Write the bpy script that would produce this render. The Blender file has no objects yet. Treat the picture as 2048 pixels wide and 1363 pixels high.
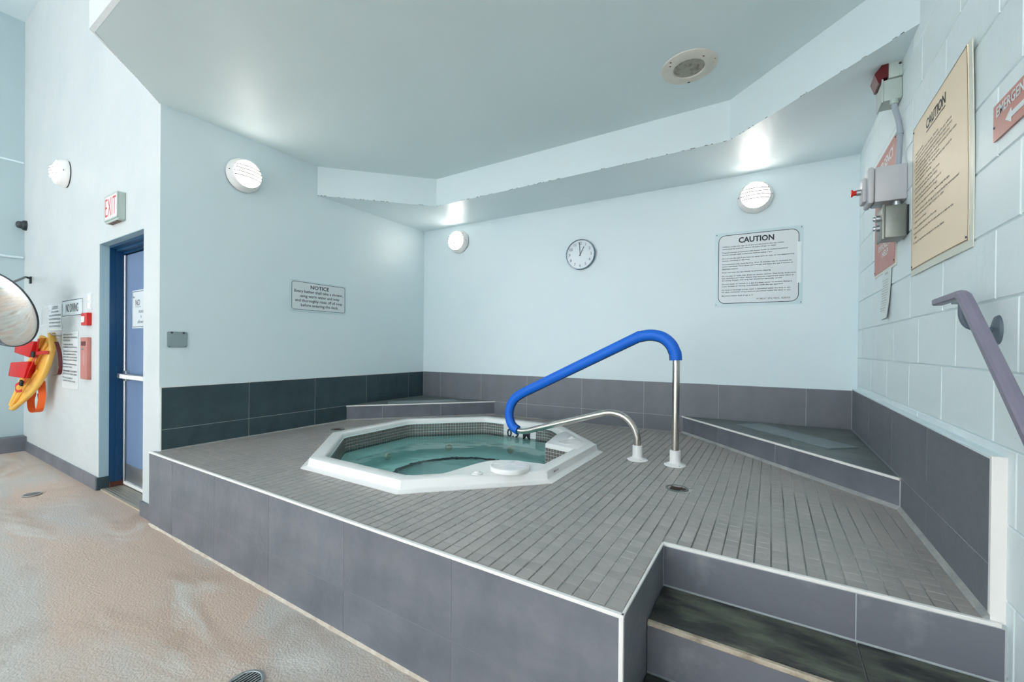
import bpy, bmesh, math, random
from mathutils import Vector, Matrix, noise
random.seed(7)
PI = math.pi
S = bpy.context.scene
COL = S.collection

# ------------------------------------------------------------ camera
W, H, F = 2048.0, 1363.0, 840.78
YAW, PITCH, ROLL = 0.5518, -0.0048, -0.0094
cy, sy = math.cos(YAW), math.sin(YAW)
fwd = Vector((-sy, cy, 0)); rgt = Vector((cy, sy, 0)); dwn = Vector((0, 0, -1))
cp, sp = math.cos(PITCH), math.sin(PITCH)
f2 = fwd*cp - dwn*sp; d2 = dwn*cp + fwd*sp
cr, sr = math.cos(ROLL), math.sin(ROLL)
r3 = rgt*cr + d2*sr; d3 = d2*cr - rgt*sr
cd = bpy.data.cameras.new('camera'); cam = bpy.data.objects.new('camera', cd); COL.objects.link(cam)
M = Matrix((r3, -d3, -f2)).transposed().to_4x4(); M.translation = Vector((0, 0, 1.3))
cam.matrix_world = M
cd.sensor_fit = 'HORIZONTAL'; cd.sensor_width = 36.0; cd.lens = 36.0*F/W
cd.shift_y = (697.6-681.5)/W
cd.clip_start = 0.03
S.camera = cam

# ------------------------------------------------------------ light, world, exposure
wd = bpy.data.worlds.new('world'); S.world = wd; wd.use_nodes = True
bg = wd.node_tree.nodes['Background']
bg.inputs[0].default_value = (0.80, 0.90, 1.0, 1); bg.inputs[1].default_value = 1.0

def area(name, loc, rot, sx, sy_, power, col):
    l = bpy.data.lights.new(name, 'AREA'); l.shape = 'RECTANGLE'; l.size = sx; l.size_y = sy_
    l.energy = power; l.color = col
    o = bpy.data.objects.new(name, l); COL.objects.link(o); o.location = loc; o.rotation_euler = rot
    return o
# daylight entering through the tall pool hall windows behind the camera; the second light is an added overhead fill
area('window_daylight', (-3.7, -5.85, 2.45), (PI/2, 0, PI), 7.0, 4.2, 780, (1.0, 0.935, 0.865))
area('overhead_fill', (-3.6, -2.6, 5.1), (0, 0, 0), 7.0, 4.0, 10, (1.0, 0.97, 0.94))

S.view_settings.view_transform = 'Standard'
S.view_settings.look = 'None'
S.view_settings.gamma = 1.0
S.view_settings.use_curve_mapping = False
S.view_settings.exposure = 1.56
try:
    S.cycles.use_denoising = True
    S.cycles.max_bounces = 12; S.cycles.diffuse_bounces = 8; S.cycles.glossy_bounces = 4
    S.cycles.transparent_max_bounces = 12
    S.cycles.caustics_reflective = False; S.cycles.caustics_refractive = False
    S.cycles.sample_clamp_indirect = 6.0
except Exception:
    pass

# ------------------------------------------------------------ materials
def srgb(r, g, b):
    def c(v):
        v /= 255.0
        return v/12.92 if v <= 0.04045 else ((v+0.055)/1.055)**2.4
    return (c(r), c(g), c(b), 1.0)

def mat(name, col, rough=0.5, metal=0.0, col2=None, nscale=6.0, detail=4.0, lo=0.35, hi=0.65, bump=0.0,
        bscale=60.0, rnd=0.0, emit=None, es=0.0, coord='Object', spec=0.5, stretch=None, bdist=0.01):
    m = bpy.data.materials.new(name); m.use_nodes = True
    nt = m.node_tree; N = nt.nodes; L = nt.links
    b = N['Principled BSDF']
    b.inputs['Base Color'].default_value = col
    b.inputs['Roughness'].default_value = rough
    b.inputs['Metallic'].default_value = metal
    b.inputs['Specular IOR Level'].default_value = spec
    tc = N.new('ShaderNodeTexCoord')
    src = tc.outputs[coord]
    if stretch:
        mp = N.new('ShaderNodeMapping'); mp.inputs['Scale'].default_value = stretch
        L.new(src, mp.inputs[0]); src = mp.outputs[0]
    out = None
    if col2 is not None:
        n = N.new('ShaderNodeTexNoise'); n.inputs['Scale'].default_value = nscale; n.inputs['Detail'].default_value = detail
        n.inputs['Roughness'].default_value = 0.6
        L.new(src, n.inputs['Vector'])
        r = N.new('ShaderNodeMapRange'); r.inputs[1].default_value = lo; r.inputs[2].default_value = hi
        L.new(n.outputs[0], r.inputs[0])
        mx = N.new('ShaderNodeMix'); mx.data_type = 'RGBA'
        mx.inputs[6].default_value = col; mx.inputs[7].default_value = col2
        L.new(r.outputs[0], mx.inputs[0]); out = mx.outputs[2]
    if rnd > 0:
        oi = N.new('ShaderNodeObjectInfo')
        r = N.new('ShaderNodeMapRange'); r.inputs[3].default_value = 1-rnd; r.inputs[4].default_value = 1+rnd
        L.new(oi.outputs['Random'], r.inputs[0])
        hs = N.new('ShaderNodeHueSaturation'); L.new(r.outputs[0], hs.inputs['Value'])
        if out: L.new(out, hs.inputs['Color'])
        else: hs.inputs['Color'].default_value = col
        out = hs.outputs[0]
    if out: L.new(out, b.inputs['Base Color'])
    if bump > 0:
        n = N.new('ShaderNodeTexNoise'); n.inputs['Scale'].default_value = bscale; n.inputs['Detail'].default_value = 5
        L.new(src, n.inputs['Vector'])
        bp = N.new('ShaderNodeBump'); bp.inputs['Strength'].default_value = bump; bp.inputs['Distance'].default_value = bdist
        L.new(n.outputs[0], bp.inputs['Height']); L.new(bp.outputs[0], b.inputs['Normal'])
    if emit is not None:
        b.inputs['Emission Color'].default_value = emit; b.inputs['Emission Strength'].default_value = es
    return m

PAINT = srgb(218, 231, 235)
M_wall = mat('painted_wall', PAINT, 0.42, col2=srgb(222, 233, 236), nscale=1.3, bump=0.10, bscale=9, bdist=0.02)
M_plaster = mat('painted_plaster', srgb(199, 203, 204), 0.5, col2=srgb(206, 208, 208), nscale=1.5, bump=0.35, bscale=5, bdist=0.03)
M_ceil = mat('painted_ceiling', srgb(216, 228, 230), 0.5, col2=srgb(218, 231, 233), nscale=1.2, bump=0.06, bscale=7, bdist=0.02, spec=0.32)
M_block = mat('painted_block', srgb(226, 236, 238), 0.45, col2=srgb(229, 237, 239), nscale=2.0, bump=0.2, bscale=25, bdist=0.01, rnd=0.012)
M_mortar = mat('painted_mortar', srgb(202, 217, 220), 0.6, bump=0.2, bscale=60)
M_tile = mat('grey_porcelain_tile', srgb(120, 120, 128), 0.42, col2=srgb(98, 101, 109), nscale=4, detail=12, bump=0.22, bscale=30, rnd=0.05, coord='Object')
M_tile_dark = mat('shade_toned_slate_tile', srgb(58, 78, 84), 0.42, col2=srgb(46, 63, 70), nscale=6, detail=8, bump=0.6, bscale=16, rnd=0.06)  # left wall's dim grazing light is put into this darker tile colour
M_tile_back = mat('charcoal_porcelain_tile', srgb(116, 116, 123), 0.42, col2=srgb(106, 110, 116), nscale=5, detail=8, bump=0.25, bscale=22, rnd=0.05)
M_grout = mat('pale_grout', srgb(178, 182, 184), 0.8, bump=0.2, bscale=80)
M_grout_front = mat('mid_grey_grout', srgb(122, 124, 128), 0.8, bump=0.2, bscale=80)
M_grout_dark = mat('deck_grout', srgb(122, 124, 122), 0.8, col2=srgb(196, 197, 195), nscale=1.6, lo=0.42, hi=0.6)
M_mosaic = mat('grey_mosaic_tile', srgb(168, 161, 155), 0.34, col2=srgb(154, 149, 145), nscale=9, detail=6, lo=0.3, hi=0.7, bump=0.12, bscale=40, rnd=0.07)
M_slate = mat('mottled_slate', srgb(44, 48, 46), 0.35, col2=srgb(104, 108, 94), nscale=5, detail=10, lo=0.44, hi=0.66, bump=0.5, bscale=14, rnd=0.06, stretch=(1, 2.4, 1))
M_bench = mat('bench_slate', srgb(86, 96, 97), 0.32, col2=srgb(112, 120, 118), nscale=4, detail=8, bump=0.3, bscale=14, rnd=0.05)
M_trim = mat('white_edge_trim', srgb(236, 231, 227), 0.4, bump=0.1, bscale=40)
M_nosing = mat('cream_step_nosing', srgb(205, 190, 170), 0.6, col2=srgb(150, 135, 118), nscale=14, bump=0.2)
M_louvre = mat('louvre_grey', srgb(172, 168, 165), 0.6)
M_white = mat('white_plastic', srgb(240, 236, 233), 0.35, bump=0.03, bscale=40)
M_acrylic = mat('white_acrylic', srgb(244, 240, 237), 0.22, bump=0.02, bscale=10)
M_basin = mat('pale_basin_acrylic', srgb(222, 252, 250), 0.35, col2=srgb(214, 249, 246), nscale=3)
M_band = mat('brown_grey_mosaic', srgb(104, 98, 92), 0.3, col2=srgb(134, 126, 120), nscale=70, detail=1)
M_steel = mat('brushed_stainless', srgb(196, 190, 182), 0.22, 1.0, bump=0.02, bscale=200)
M_alum = mat('dull_aluminium', srgb(190, 192, 194), 0.38, 1.0, bump=0.04, bscale=90)
M_blue = mat('blue_foam_sleeve', srgb(0, 104, 216), 0.55, bump=0.12, bscale=120)
M_doorb = mat('periwinkle_door_paint', srgb(116, 136, 168), 0.3, col2=srgb(110, 130, 164), nscale=2, bump=0.03)
M_frame = mat('deep_blue_frame_paint', srgb(20, 66, 106), 0.3, bump=0.05, bscale=30)
M_teal = mat('blue_green_reveal_paint', srgb(172, 196, 202), 0.45, bump=0.25, bscale=20)
M_rust = mat('rusted_steel', srgb(120, 52, 28), 0.9, col2=srgb(74, 58, 54), nscale=40, bump=0.4)
M_dark = mat('dark_rubber', srgb(28, 32, 34), 0.6, bump=0.05)
M_black = mat('black_metal', srgb(30, 40, 44), 0.4, bump=0.03)
M_ink = mat('dark_ink', srgb(60, 66, 72), 0.6, bump=0.01)
M_inkb = mat('black_ink', srgb(38, 46, 54), 0.6, bump=0.01)
M_brownink = mat('brown_ink', srgb(112, 94, 74), 0.6, bump=0.01)
M_signw = mat('white_sign_sheet', srgb(222, 227, 229), 0.25, bump=0.03)
M_laminate = mat('clear_laminate_sheet', srgb(206, 224, 228), 0.12, bump=0.15, bscale=8)
M_cream = mat('cream_sign_sheet', srgb(248, 224, 194), 0.5, bump=0.05, bscale=6)
M_creamb = mat('pale_cream_backing', srgb(218, 218, 204), 0.4)
M_redsign = mat('faded_red_sign', srgb(196, 128, 118), 0.4, col2=srgb(188, 118, 108), nscale=4)
M_paper = mat('white_paper', srgb(226, 232, 232), 0.6, bump=0.02)
M_red = mat('red_vinyl', srgb(204, 24, 24), 0.38, bump=0.1, bscale=20)
M_orange = mat('orange_webbing', srgb(242, 100, 28), 0.6, bump=0.2, bscale=150)
M_yellow = mat('yellow_board_plastic', srgb(240, 190, 92), 0.35, col2=srgb(232, 178, 78), nscale=6, bump=0.05)
M_alarm = mat('maroon_alarm_plastic', srgb(88, 10, 20), 0.3, bump=0.05)
M_greybox = mat('grey_enclosure_plastic', srgb(186, 186, 190), 0.4, bump=0.04)
M_greenbox = mat('grey_green_plastic', srgb(182, 194, 188), 0.4, col2=srgb(174, 186, 178), nscale=9)
M_metalbox = mat('weathered_metal_box', srgb(120, 124, 120), 0.4, 0.5, col2=srgb(150, 152, 146), nscale=5, bump=0.05)
M_conduit = mat('grey_conduit', srgb(160, 168, 176), 0.45, bump=0.05)
M_rail = mat('mauve_grey_rail_paint', srgb(132, 124, 142), 0.38, col2=srgb(124, 118, 134), nscale=6, bump=0.04)
M_bracket = mat('slate_bracket_paint', srgb(92, 104, 116), 0.4, bump=0.04)
M_plate = mat('grey_cover_plate', srgb(142, 158, 160), 0.45, bump=0.08)
M_lens = mat('lit_lens', srgb(255, 250, 244), 0.4, emit=(1.0, 0.95, 0.88, 1), es=10.5)
M_exit = mat('lit_exit_face', srgb(236, 214, 214), 0.4, emit=(1.0, 0.80, 0.78, 1), es=0.06)
M_exitred = mat('exit_red_letter', srgb(176, 40, 48), 0.4, emit=(1.0, 0.2, 0.2, 1), es=0.05)
M_speaker = mat('aged_speaker_plate', srgb(222, 216, 206), 0.45, col2=srgb(210, 206, 192), nscale=12)
M_grille = mat('speaker_mesh', srgb(168, 166, 152), 0.6, col2=srgb(120, 114, 98), nscale=30, lo=0.5, hi=0.7, bump=0.5, bscale=220)
M_chip = mat('exposed_grey_brown_chips', srgb(120, 124, 122), 0.9)
M_glass = mat('window_bar_paint', srgb(225, 228, 230), 0.5)
M_gold = mat('gasket_black', srgb(34, 40, 42), 0.6)
M_face = mat('clock_face', srgb(222, 230, 234), 0.12)
M_clockrim = mat('clock_rim', srgb(110, 126, 134), 0.2, 0.8)

def mirror_mat():
    m = mat('convex_mirror', srgb(225, 230, 230), 0.03, 1.0); return m
M_mirror = mirror_mat()

def floor_mat():
    m = bpy.data.materials.new('textured_beige_deck'); m.use_nodes = True
    nt = m.node_tree; N = nt.nodes; L = nt.links; b = N['Principled BSDF']
    b.inputs['Roughness'].default_value = 0.5
    tc = N.new('ShaderNodeTexCoord')
    mp = N.new('ShaderNodeMapping'); mp.inputs['Scale'].default_value = (0.55, 1.7, 1); mp.inputs['Rotation'].default_value = (0, 0, -0.25)
    L.new(tc.outputs['Object'], mp.inputs[0])
    def noise_(scale, det, lo, hi, vec, dist=0.0):
        n = N.new('ShaderNodeTexNoise'); n.inputs['Scale'].default_value = scale; n.inputs['Detail'].default_value = det
        n.inputs['Distortion'].default_value = dist
        L.new(vec, n.inputs['Vector'])
        r = N.new('ShaderNodeMapRange'); r.inputs[1].default_value = lo; r.inputs[2].default_value = hi
        L.new(n.outputs[0], r.inputs[0]); return r.outputs[0], n.outputs[0]
    def mix(fac, a, c, mode='MIX'):
        x = N.new('ShaderNodeMix'); x.data_type = 'RGBA'; x.blend_type = mode
        L.new(fac, x.inputs[0])
        if isinstance(a, tuple): x.inputs[6].default_value = a
        else: L.new(a, x.inputs[6])
        if isinstance(c, tuple): x.inputs[7].default_value = c
        else: L.new(c, x.inputs[7])
        return x.outputs[2]
    f1, _ = noise_(0.9, 6, 0.44, 0.58, mp.outputs[0], 0.8)
    f2_, _ = noise_(1.9, 7, 0.50, 0.80, mp.outputs[0], 1.0)
    f3_, _ = noise_(120, 3, 0.35, 0.7, tc.outputs['Object'])
    f4_, _ = noise_(2.0, 7, 0.54, 0.72, mp.outputs[0], 1.2)
    c = mix(f1, srgb(212, 186, 169), srgb(202, 195, 188))
    c = mix(f2_, c, srgb(172, 148, 130))
    c = mix(f4_, c, srgb(222, 216, 208))
    dark = N.new('ShaderNodeMath'); dark.operation = 'MULTIPLY'; dark.inputs[1].default_value = 0.22
    L.new(f3_, dark.inputs[0])
    c = mix(dark.outputs[0], c, srgb(150, 122, 100))
    L.new(c, b.inputs['Base Color'])
    n = N.new('ShaderNodeTexNoise'); n.inputs['Scale'].default_value = 105; n.inputs['Detail'].default_value = 6
    L.new(tc.outputs['Object'], n.inputs['Vector'])
    bp = N.new('ShaderNodeBump'); bp.inputs['Strength'].default_value = 0.75; bp.inputs['Distance'].default_value = 0.007
    L.new(n.outputs[0], bp.inputs['Height']); L.new(bp.outputs[0], b.inputs['Normal'])
    return m
M_floor = floor_mat()

def water_mat():
    m = bpy.data.materials.new('spa_water'); m.use_nodes = True
    nt = m.node_tree; N = nt.nodes; L = nt.links
    N.remove(N['Principled BSDF']); out = N['Material Output']
    tr = N.new('ShaderNodeBsdfTransparent'); tr.inputs[0].default_value = (0.80, 1.0, 0.985, 1)
    gl = N.new('ShaderNodeBsdfGlossy'); gl.inputs['Roughness'].default_value = 0.04
    fr = N.new('ShaderNodeFresnel'); fr.inputs[0].default_value = 1.33
    tc = N.new('ShaderNodeTexCoord'); n = N.new('ShaderNodeTexNoise'); n.inputs['Scale'].default_value = 3.5
    L.new(tc.outputs['Object'], n.inputs['Vector'])
    bp = N.new('ShaderNodeBump'); bp.inputs['Strength'].default_value = 0.16; bp.inputs['Distance'].default_value = 0.05
    L.new(n.outputs[0], bp.inputs['Height'])
    L.new(bp.outputs[0], gl.inputs['Normal']); L.new(bp.outputs[0], fr.inputs['Normal'])
    mx = N.new('ShaderNodeMixShader'); L.new(fr.outputs[0], mx.inputs[0]); L.new(tr.outputs[0], mx.inputs[1]); L.new(gl.outputs[0], mx.inputs[2])
    L.new(mx.outputs[0], out.inputs[0])
    return m
M_water = water_mat()

# ------------------------------------------------------------ helpers
def obj(name, bm, m, parent=None, smooth=False, mw=None):
    me = bpy.data.meshes.new(name)
    if isinstance(bm, bpy.types.Mesh): me = bm
    else:
        bmesh.ops.recalc_face_normals(bm, faces=bm.faces)
        bm.to_mesh(me); bm.free()
    if not me.materials: me.materials.append(m)
    if smooth:
        for p in me.polygons: p.use_smooth = True
        try: me.set_sharp_from_angle(angle=math.radians(40))
        except Exception: pass
    o = bpy.data.objects.new(name, me); COL.objects.link(o)
    if parent: o.parent = parent
    if mw is not None: o.matrix_local = mw
    return o

def thing(name, label, cat, mw=None, group=None):
    o = bpy.data.objects.new(name, None); COL.objects.link(o); o.empty_display_size = 0.05
    if mw is not None: o.matrix_world = mw
    o['label'] = label; o['category'] = cat
    if group: o['group'] = group
    return o

def struct(name, bm, m, label=None, smooth=False, mw=None):
    o = obj(name, bm, m, None, smooth, mw); o['kind'] = 'structure'
    if label: o['label'] = label
    return o

def box(bm, x0, x1, y0, y1, z0, z1, bev=0.0):
    vs = [bm.verts.new(p) for p in ((x0,y0,z0),(x1,y0,z0),(x1,y1,z0),(x0,y1,z0),(x0,y0,z1),(x1,y0,z1),(x1,y1,z1),(x0,y1,z1))]
    fs = [bm.faces.new([vs[i] for i in f]) for f in ((3,2,1,0),(4,5,6,7),(0,1,5,4),(1,2,6,5),(2,3,7,6),(3,0,4,7))]
    if bev > 0:
        es = list({e for f in fs for e in f.edges})
        bmesh.ops.bevel(bm, geom=es, offset=bev, segments=2, affect='EDGES', profile=0.5)
    return bm

def bx(x0, x1, y0, y1, z0, z1, bev=0.0):
    return box(bmesh.new(), x0, x1, y0, y1, z0, z1, bev)

def prism(bm, poly, z0, z1, topf=None, botf=None):
    lo = [bm.verts.new((p[0], p[1], botf(p) if botf else z0)) for p in poly]
    hi = [bm.verts.new((p[0], p[1], topf(p) if topf else z1)) for p in poly]
    n = len(poly)
    bm.faces.new(lo[::-1]); bm.faces.new(hi)
    for i in range(n):
        bm.faces.new((lo[i], lo[(i+1) % n], hi[(i+1) % n], hi[i]))
    return bm

def lathe(bm, prof, seg=32, axis='Z'):
    rings = []
    for r, z in prof:
        if r < 1e-6: rings.append([bm.verts.new((0, 0, z))])
        else: rings.append([bm.verts.new((r*math.cos(2*PI*i/seg), r*math.sin(2*PI*i/seg), z)) for i in range(seg)])
    for a, b in zip(rings, rings[1:]):
        for i in range(seg):
            j = (i+1) % seg
            if len(a) == 1 and len(b) == 1: continue
            if len(a) == 1: bm.faces.new((a[0], b[j], b[i]))
            elif len(b) == 1: bm.faces.new((a[i], a[j], b[0]))
            else: bm.faces.new((a[i], a[j], b[j], b[i]))
    return bm

def tube(bm, pts, r, seg=12, cap=True):
    pts = [Vector(p) for p in pts]
    rs = r if isinstance(r, (list, tuple)) else [r]*len(pts)
    up = None; rings = []
    for i, p in enumerate(pts):
        t = (pts[min(i+1, len(pts)-1)] - pts[max(i-1, 0)]).normalized()
        if up is None:
            up = Vector((0, 0, 1)) if abs(t.z) < 0.9 else Vector((1, 0, 0))
        u = (up - t*up.dot(t)).normalized(); v = t.cross(u); up = u
        rings.append([bm.verts.new(p + (u*math.cos(2*PI*k/seg) + v*math.sin(2*PI*k/seg))*rs[i]) for k in range(seg)])
    for a, b in zip(rings, rings[1:]):
        for k in range(seg):
            j = (k+1) % seg
            bm.faces.new((a[k], a[j], b[j], b[k]))
    if cap:
        bm.faces.new(rings[0][::-1]); bm.faces.new(rings[-1])
    return bm

def ribbon(bm, pts, wdir, w, th):
    """flat strap along pts, width along wdir"""
    pts = [Vector(p) for p in pts]; wd_ = Vector(wdir).normalized()*w/2
    rings = []
    for i, p in enumerate(pts):
        t = (pts[min(i+1, len(pts)-1)] - pts[max(i-1, 0)]).normalized()
        n = t.cross(wd_).normalized()*th/2
        rings.append([bm.verts.new(p+q) for q in (wd_+n, -wd_+n, -wd_-n, wd_-n)])
    for a, b in zip(rings, rings[1:]):
        for k in range(4):
            j = (k+1) % 4
            bm.faces.new((a[k], a[j], b[j], b[k]))
    bm.faces.new(rings[0][::-1]); bm.faces.new(rings[-1])
    return bm

def catmull(pts, n=6):
    P = [Vector(p) for p in pts]; out = []
    for i in range(len(P)-1):
        p0 = P[max(i-1, 0)]; p1 = P[i]; p2 = P[i+1]; p3 = P[min(i+2, len(P)-1)]
        for k in range(n):
            t = k/n
            out.append(0.5*((2*p1) + (-p0+p2)*t + (2*p0-5*p1+4*p2-p3)*t*t + (-p0+3*p1-3*p2+p3)*t**3))
    out.append(P[-1]); return out

def frame(o, right, up=(0, 0, 1)):
    r = Vector(right).normalized(); u = Vector(up).normalized(); n = r.cross(u).normalized(); u = n.cross(r)
    m = Matrix((r, u, n)).transposed().to_4x4(); m.translation = Vector(o); return m

def roundrect(w, h, r, n=5):
    pts = []
    for cx, cy_, a0 in ((w/2-r, h/2-r, 0), (-w/2+r, h/2-r, PI/2), (-w/2+r, -h/2+r, PI), (w/2-r, -h/2+r, 3*PI/2)):
        for k in range(n+1):
            a = a0 + (PI/2)*k/n
            pts.append((cx+r*math.cos(a), cy_+r*math.sin(a)))
    return pts

def plate(w, h, r, z0, z1):
    return prism(bmesh.new(), roundrect(w, h, r), z0, z1)

def ringplate(w, h, r, t, z0, z1, n=5):
    bm = bmesh.new(); a = roundrect(w, h, r, n); b = roundrect(w-2*t, h-2*t, max(r-t, 0.0005), n)
    A0 = [bm.verts.new((p[0], p[1], z0)) for p in a]; A1 = [bm.verts.new((p[0], p[1], z1)) for p in a]
    B0 = [bm.verts.new((p[0], p[1], z0)) for p in b]; B1 = [bm.verts.new((p[0], p[1], z1)) for p in b]
    m = len(a)
    for i in range(m):
        j = (i+1) % m
        bm.faces.new((A0[i], A0[j], A1[j], A1[i])); bm.faces.new((B0[j], B0[i], B1[i], B1[j]))
        bm.faces.new((A1[i], A1[j], B1[j], B1[i])); bm.faces.new((A0[j], A0[i], B0[i], B0[j]))
    return bm

DG = None
def text_mesh(s, w=None, h=None, x=0, y=0, align='C', bold=0.0, ls=1.0):
    """flat lettering mesh scaled to width w and/or height h, anchored: x left/centre, y top"""
    c = bpy.data.curves.new('lettering', 'FONT'); c.body = s; c.resolution_u = 2; c.size = 1.0
    c.offset = bold; c.space_line = ls
    c.align_x = 'CENTER' if align == 'C' else 'LEFT'
    o = bpy.data.objects.new('lettering', c); COL.objects.link(o)
    dg = bpy.context.evaluated_depsgraph_get(); dg.update()
    me = bpy.data.meshes.new_from_object(o.evaluated_get(dg))
    bpy.data.objects.remove(o); bpy.data.curves.remove(c)
    xs = [v.co.x for v in me.vertices]; ys = [v.co.y for v in me.vertices]
    if not xs: return me
    x0, x1, y0, y1 = min(xs), max(xs), min(ys), max(ys)
    sx = w/(x1-x0) if w else None; sy_ = h/(y1-y0) if h else None
    if sx is None: sx = sy_
    if sy_ is None: sy_ = sx
    for v in me.vertices:
        X = (v.co.x-(x0+x1)/2)*sx if align == 'C' else (v.co.x-x0)*sx
        v.co = Vector((x+X, y+(v.co.y-y1)*sy_, 0))
    me.materials.clear()
    return me

def text_line(parent, name, s, m, z, **k):
    me = text_mesh(s, **k); me.name = name; me.materials.append(m)
    o = bpy.data.objects.new(name, me); COL.objects.link(o); o.parent = parent; o.location = (0, 0, z)
    return o

def screws(parent, pts, z, r=0.004, m=None):
    for p in pts:
        o = obj('screw', lathe(bmesh.new(), [(0, 0.002), (r*0.7, 0.002), (r, 0)], 8), m or M_ink, parent)
        o.location = (p[0], p[1], z)

# ------------------------------------------------------------ key dimensions
XL, XR, XB = -3.755, 0.549, 0.58          # alcove left wall, right tile face, right block face
YF, ZP = 1.21, 0.522                      # platform front, platform top
XC, YR = -0.358, 1.752                    # step recess corner
YD = 1.25                                 # door wall
BL = Vector((XL, 3.96, 0)); BR = Vector((XR, 4.23, 0))
BD = (BR-BL).normalized()
def yback(x): return BL.y + (x-BL.x)*(BR.y-BL.y)/(BR.x-BL.x)
def zceil(x): return 3.03+0.024*(x-XL)
def zsoff(x): return 2.75+0.020*(x-XL)
F_LEFT = lambda y, z, d=0.0: frame((XL+d, y, z), (0, 1, 0))
F_BACK = lambda x, z, d=0.0: frame((x+d*BD.y, yback(x)-d*BD.x, z), BD)
F_RIGHT = lambda y, z, d=0.0: frame((XB-d, y, z), (0, -1, 0))
F_DOOR = lambda x, z, d=0.0: frame((x, YD-d, z), (1, 0, 0))

# ------------------------------------------------------------ floor
bm = bmesh.new()
nx, ny = 90, 66
g = [[None]*(ny+1) for _ in range(nx+1)]
for i in range(nx+1):
    for j in range(ny+1):
        x = -7.95 + (XB+0.1+7.95)*i/nx; y = -6.0 + 7.22*j/ny
        z = 0.010*noise.noise(Vector((x*0.9, y*0.9, 3)))*min(1.0, max(0.0, (1.22-y)*2.0))
        g[i][j] = bm.verts.new((x, y, z))
for i in range(nx):
    for j in range(ny):
        bm.faces.new((g[i][j], g[i+1][j], g[i+1][j+1], g[i][j+1]))
ext = bmesh.ops.extrude_face_region(bm, geom=bm.faces[:])
for v in [e for e in ext['geom'] if isinstance(e, bmesh.types.BMVert)]: v.co.z = -0.2
box(bm, -7.95, XL, 1.22, 1.75, -0.2, 0.0); box(bm, XC-0.02, XB+0.05, 1.19, 1.30, -0.2, -0.001)
struct('floor', bm, M_floor, 'sandy textured pool deck with pale and brown stains', smooth=True)
# crusty white line where the deck meets the platform
bm = bmesh.new()
for (xa, xb, yy) in ((-3.80, XC, YF),):
    n = 90; prev = None
    for i in range(n+1):
        x = xa+(xb-xa)*i/n; w = 0.003+0.012*abs(noise.noise(Vector((x*5, 0, 0))))+0.004*random.random()
        cur = [bm.verts.new((x, yy, 0.0)), bm.verts.new((x, yy, 0.010+w*0.3)), bm.verts.new((x, yy-w, 0.003)), bm.verts.new((x, yy-w-0.004, -0.004))]
        if prev:
            for k in range(3): bm.faces.new((prev[k], cur[k], cur[k+1], prev[k+1]))
        prev = cur
struct('trim_1', bm, mat('lime_scale_crust', srgb(206, 196, 184), 0.8, col2=srgb(186, 168, 150), nscale=20, bump=0.4), 'crusty pale line along the foot of the grey platform')

# ------------------------------------------------------------ hall shell
struct('wall_far', bx(-8.0, -7.78, -6.1, 1.6, -0.1, 5.3), mat('shaded_wall_paint', srgb(178, 196, 200), 0.5, bump=0.15, bscale=6), 'far pool hall wall beyond the door wall')  # deeper paint tone carries the far wall's shade in its colour
struct('trim_2', bx(-7.79, -7.765, -6.0, 1.24, 3.47, 3.49), M_wall, 'thin horizontal ledge high on the far wall')
pp = obj('trim_3', tube(bmesh.new(), [(-7.765, -6, 2.33), (-7.765, 1.24, 2.33)], 0.014), M_wall); pp['kind'] = 'structure'; pp['label'] = 'painted pipe along the far wall'
bm = bx(-7.95, -5.053, YD, 1.50, -0.05, 5.3)
box(bm, -4.055, XL-0.0046, YD, 1.50, -0.05, 5.3)
box(bm, -5.053, -4.055, YD, 1.50, 2.175, 5.3)
struct('wall_door_side', bm, M_plaster, 'bright roughly plastered wall around the blue door')
struct('wall_behind_door', bx(-5.4, -3.8, 1.52, 1.6, -0.1, 2.5), M_teal)
# far baseboards
def bboard(name, x0, x1, y0, y1, h, joints, axis='x', label=None, m=None):
    root = struct(name, bx(x0, x1, y0, y1, -0.01, h-0.004), M_grout, label)
    js = [ (x0 if axis == 'x' else y0)] + joints + [(x1 if axis == 'x' else y1)]
    for a, b in zip(js, js[1:]):
        if axis == 'x': obj('tile', bx(a+0.0015, b-0.0015, y0-0.006, y1, -0.01, h, 0.0015), m or M_tile, root)
        else: obj('tile', bx(x0, x1+0.006, a+0.0015, b-0.0015, -0.01, h, 0.0015), m or M_tile, root)
    return root
bboard('baseboard_door_side', -7.60, -5.053, YD-0.012, YD+0.001, 0.112, [-7.0, -6.42, -5.83, -5.4], label='grey tile baseboard left of the blue door')
bboard('baseboard_door_right', -4.055, -3.80, YD-0.012, YD+0.001, 0.108, [-3.86], label='short grey tile baseboard between door and platform')
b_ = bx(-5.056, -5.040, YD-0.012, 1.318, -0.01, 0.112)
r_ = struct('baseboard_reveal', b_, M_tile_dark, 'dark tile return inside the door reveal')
bboard('baseboard_far', -7.79, -7.62, -6.0, YD-0.001, 0.17, [-5, -4, -3, -2, -1, -0.2, 0.4], axis='y', label='raised tiled curb along the far wall')

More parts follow.
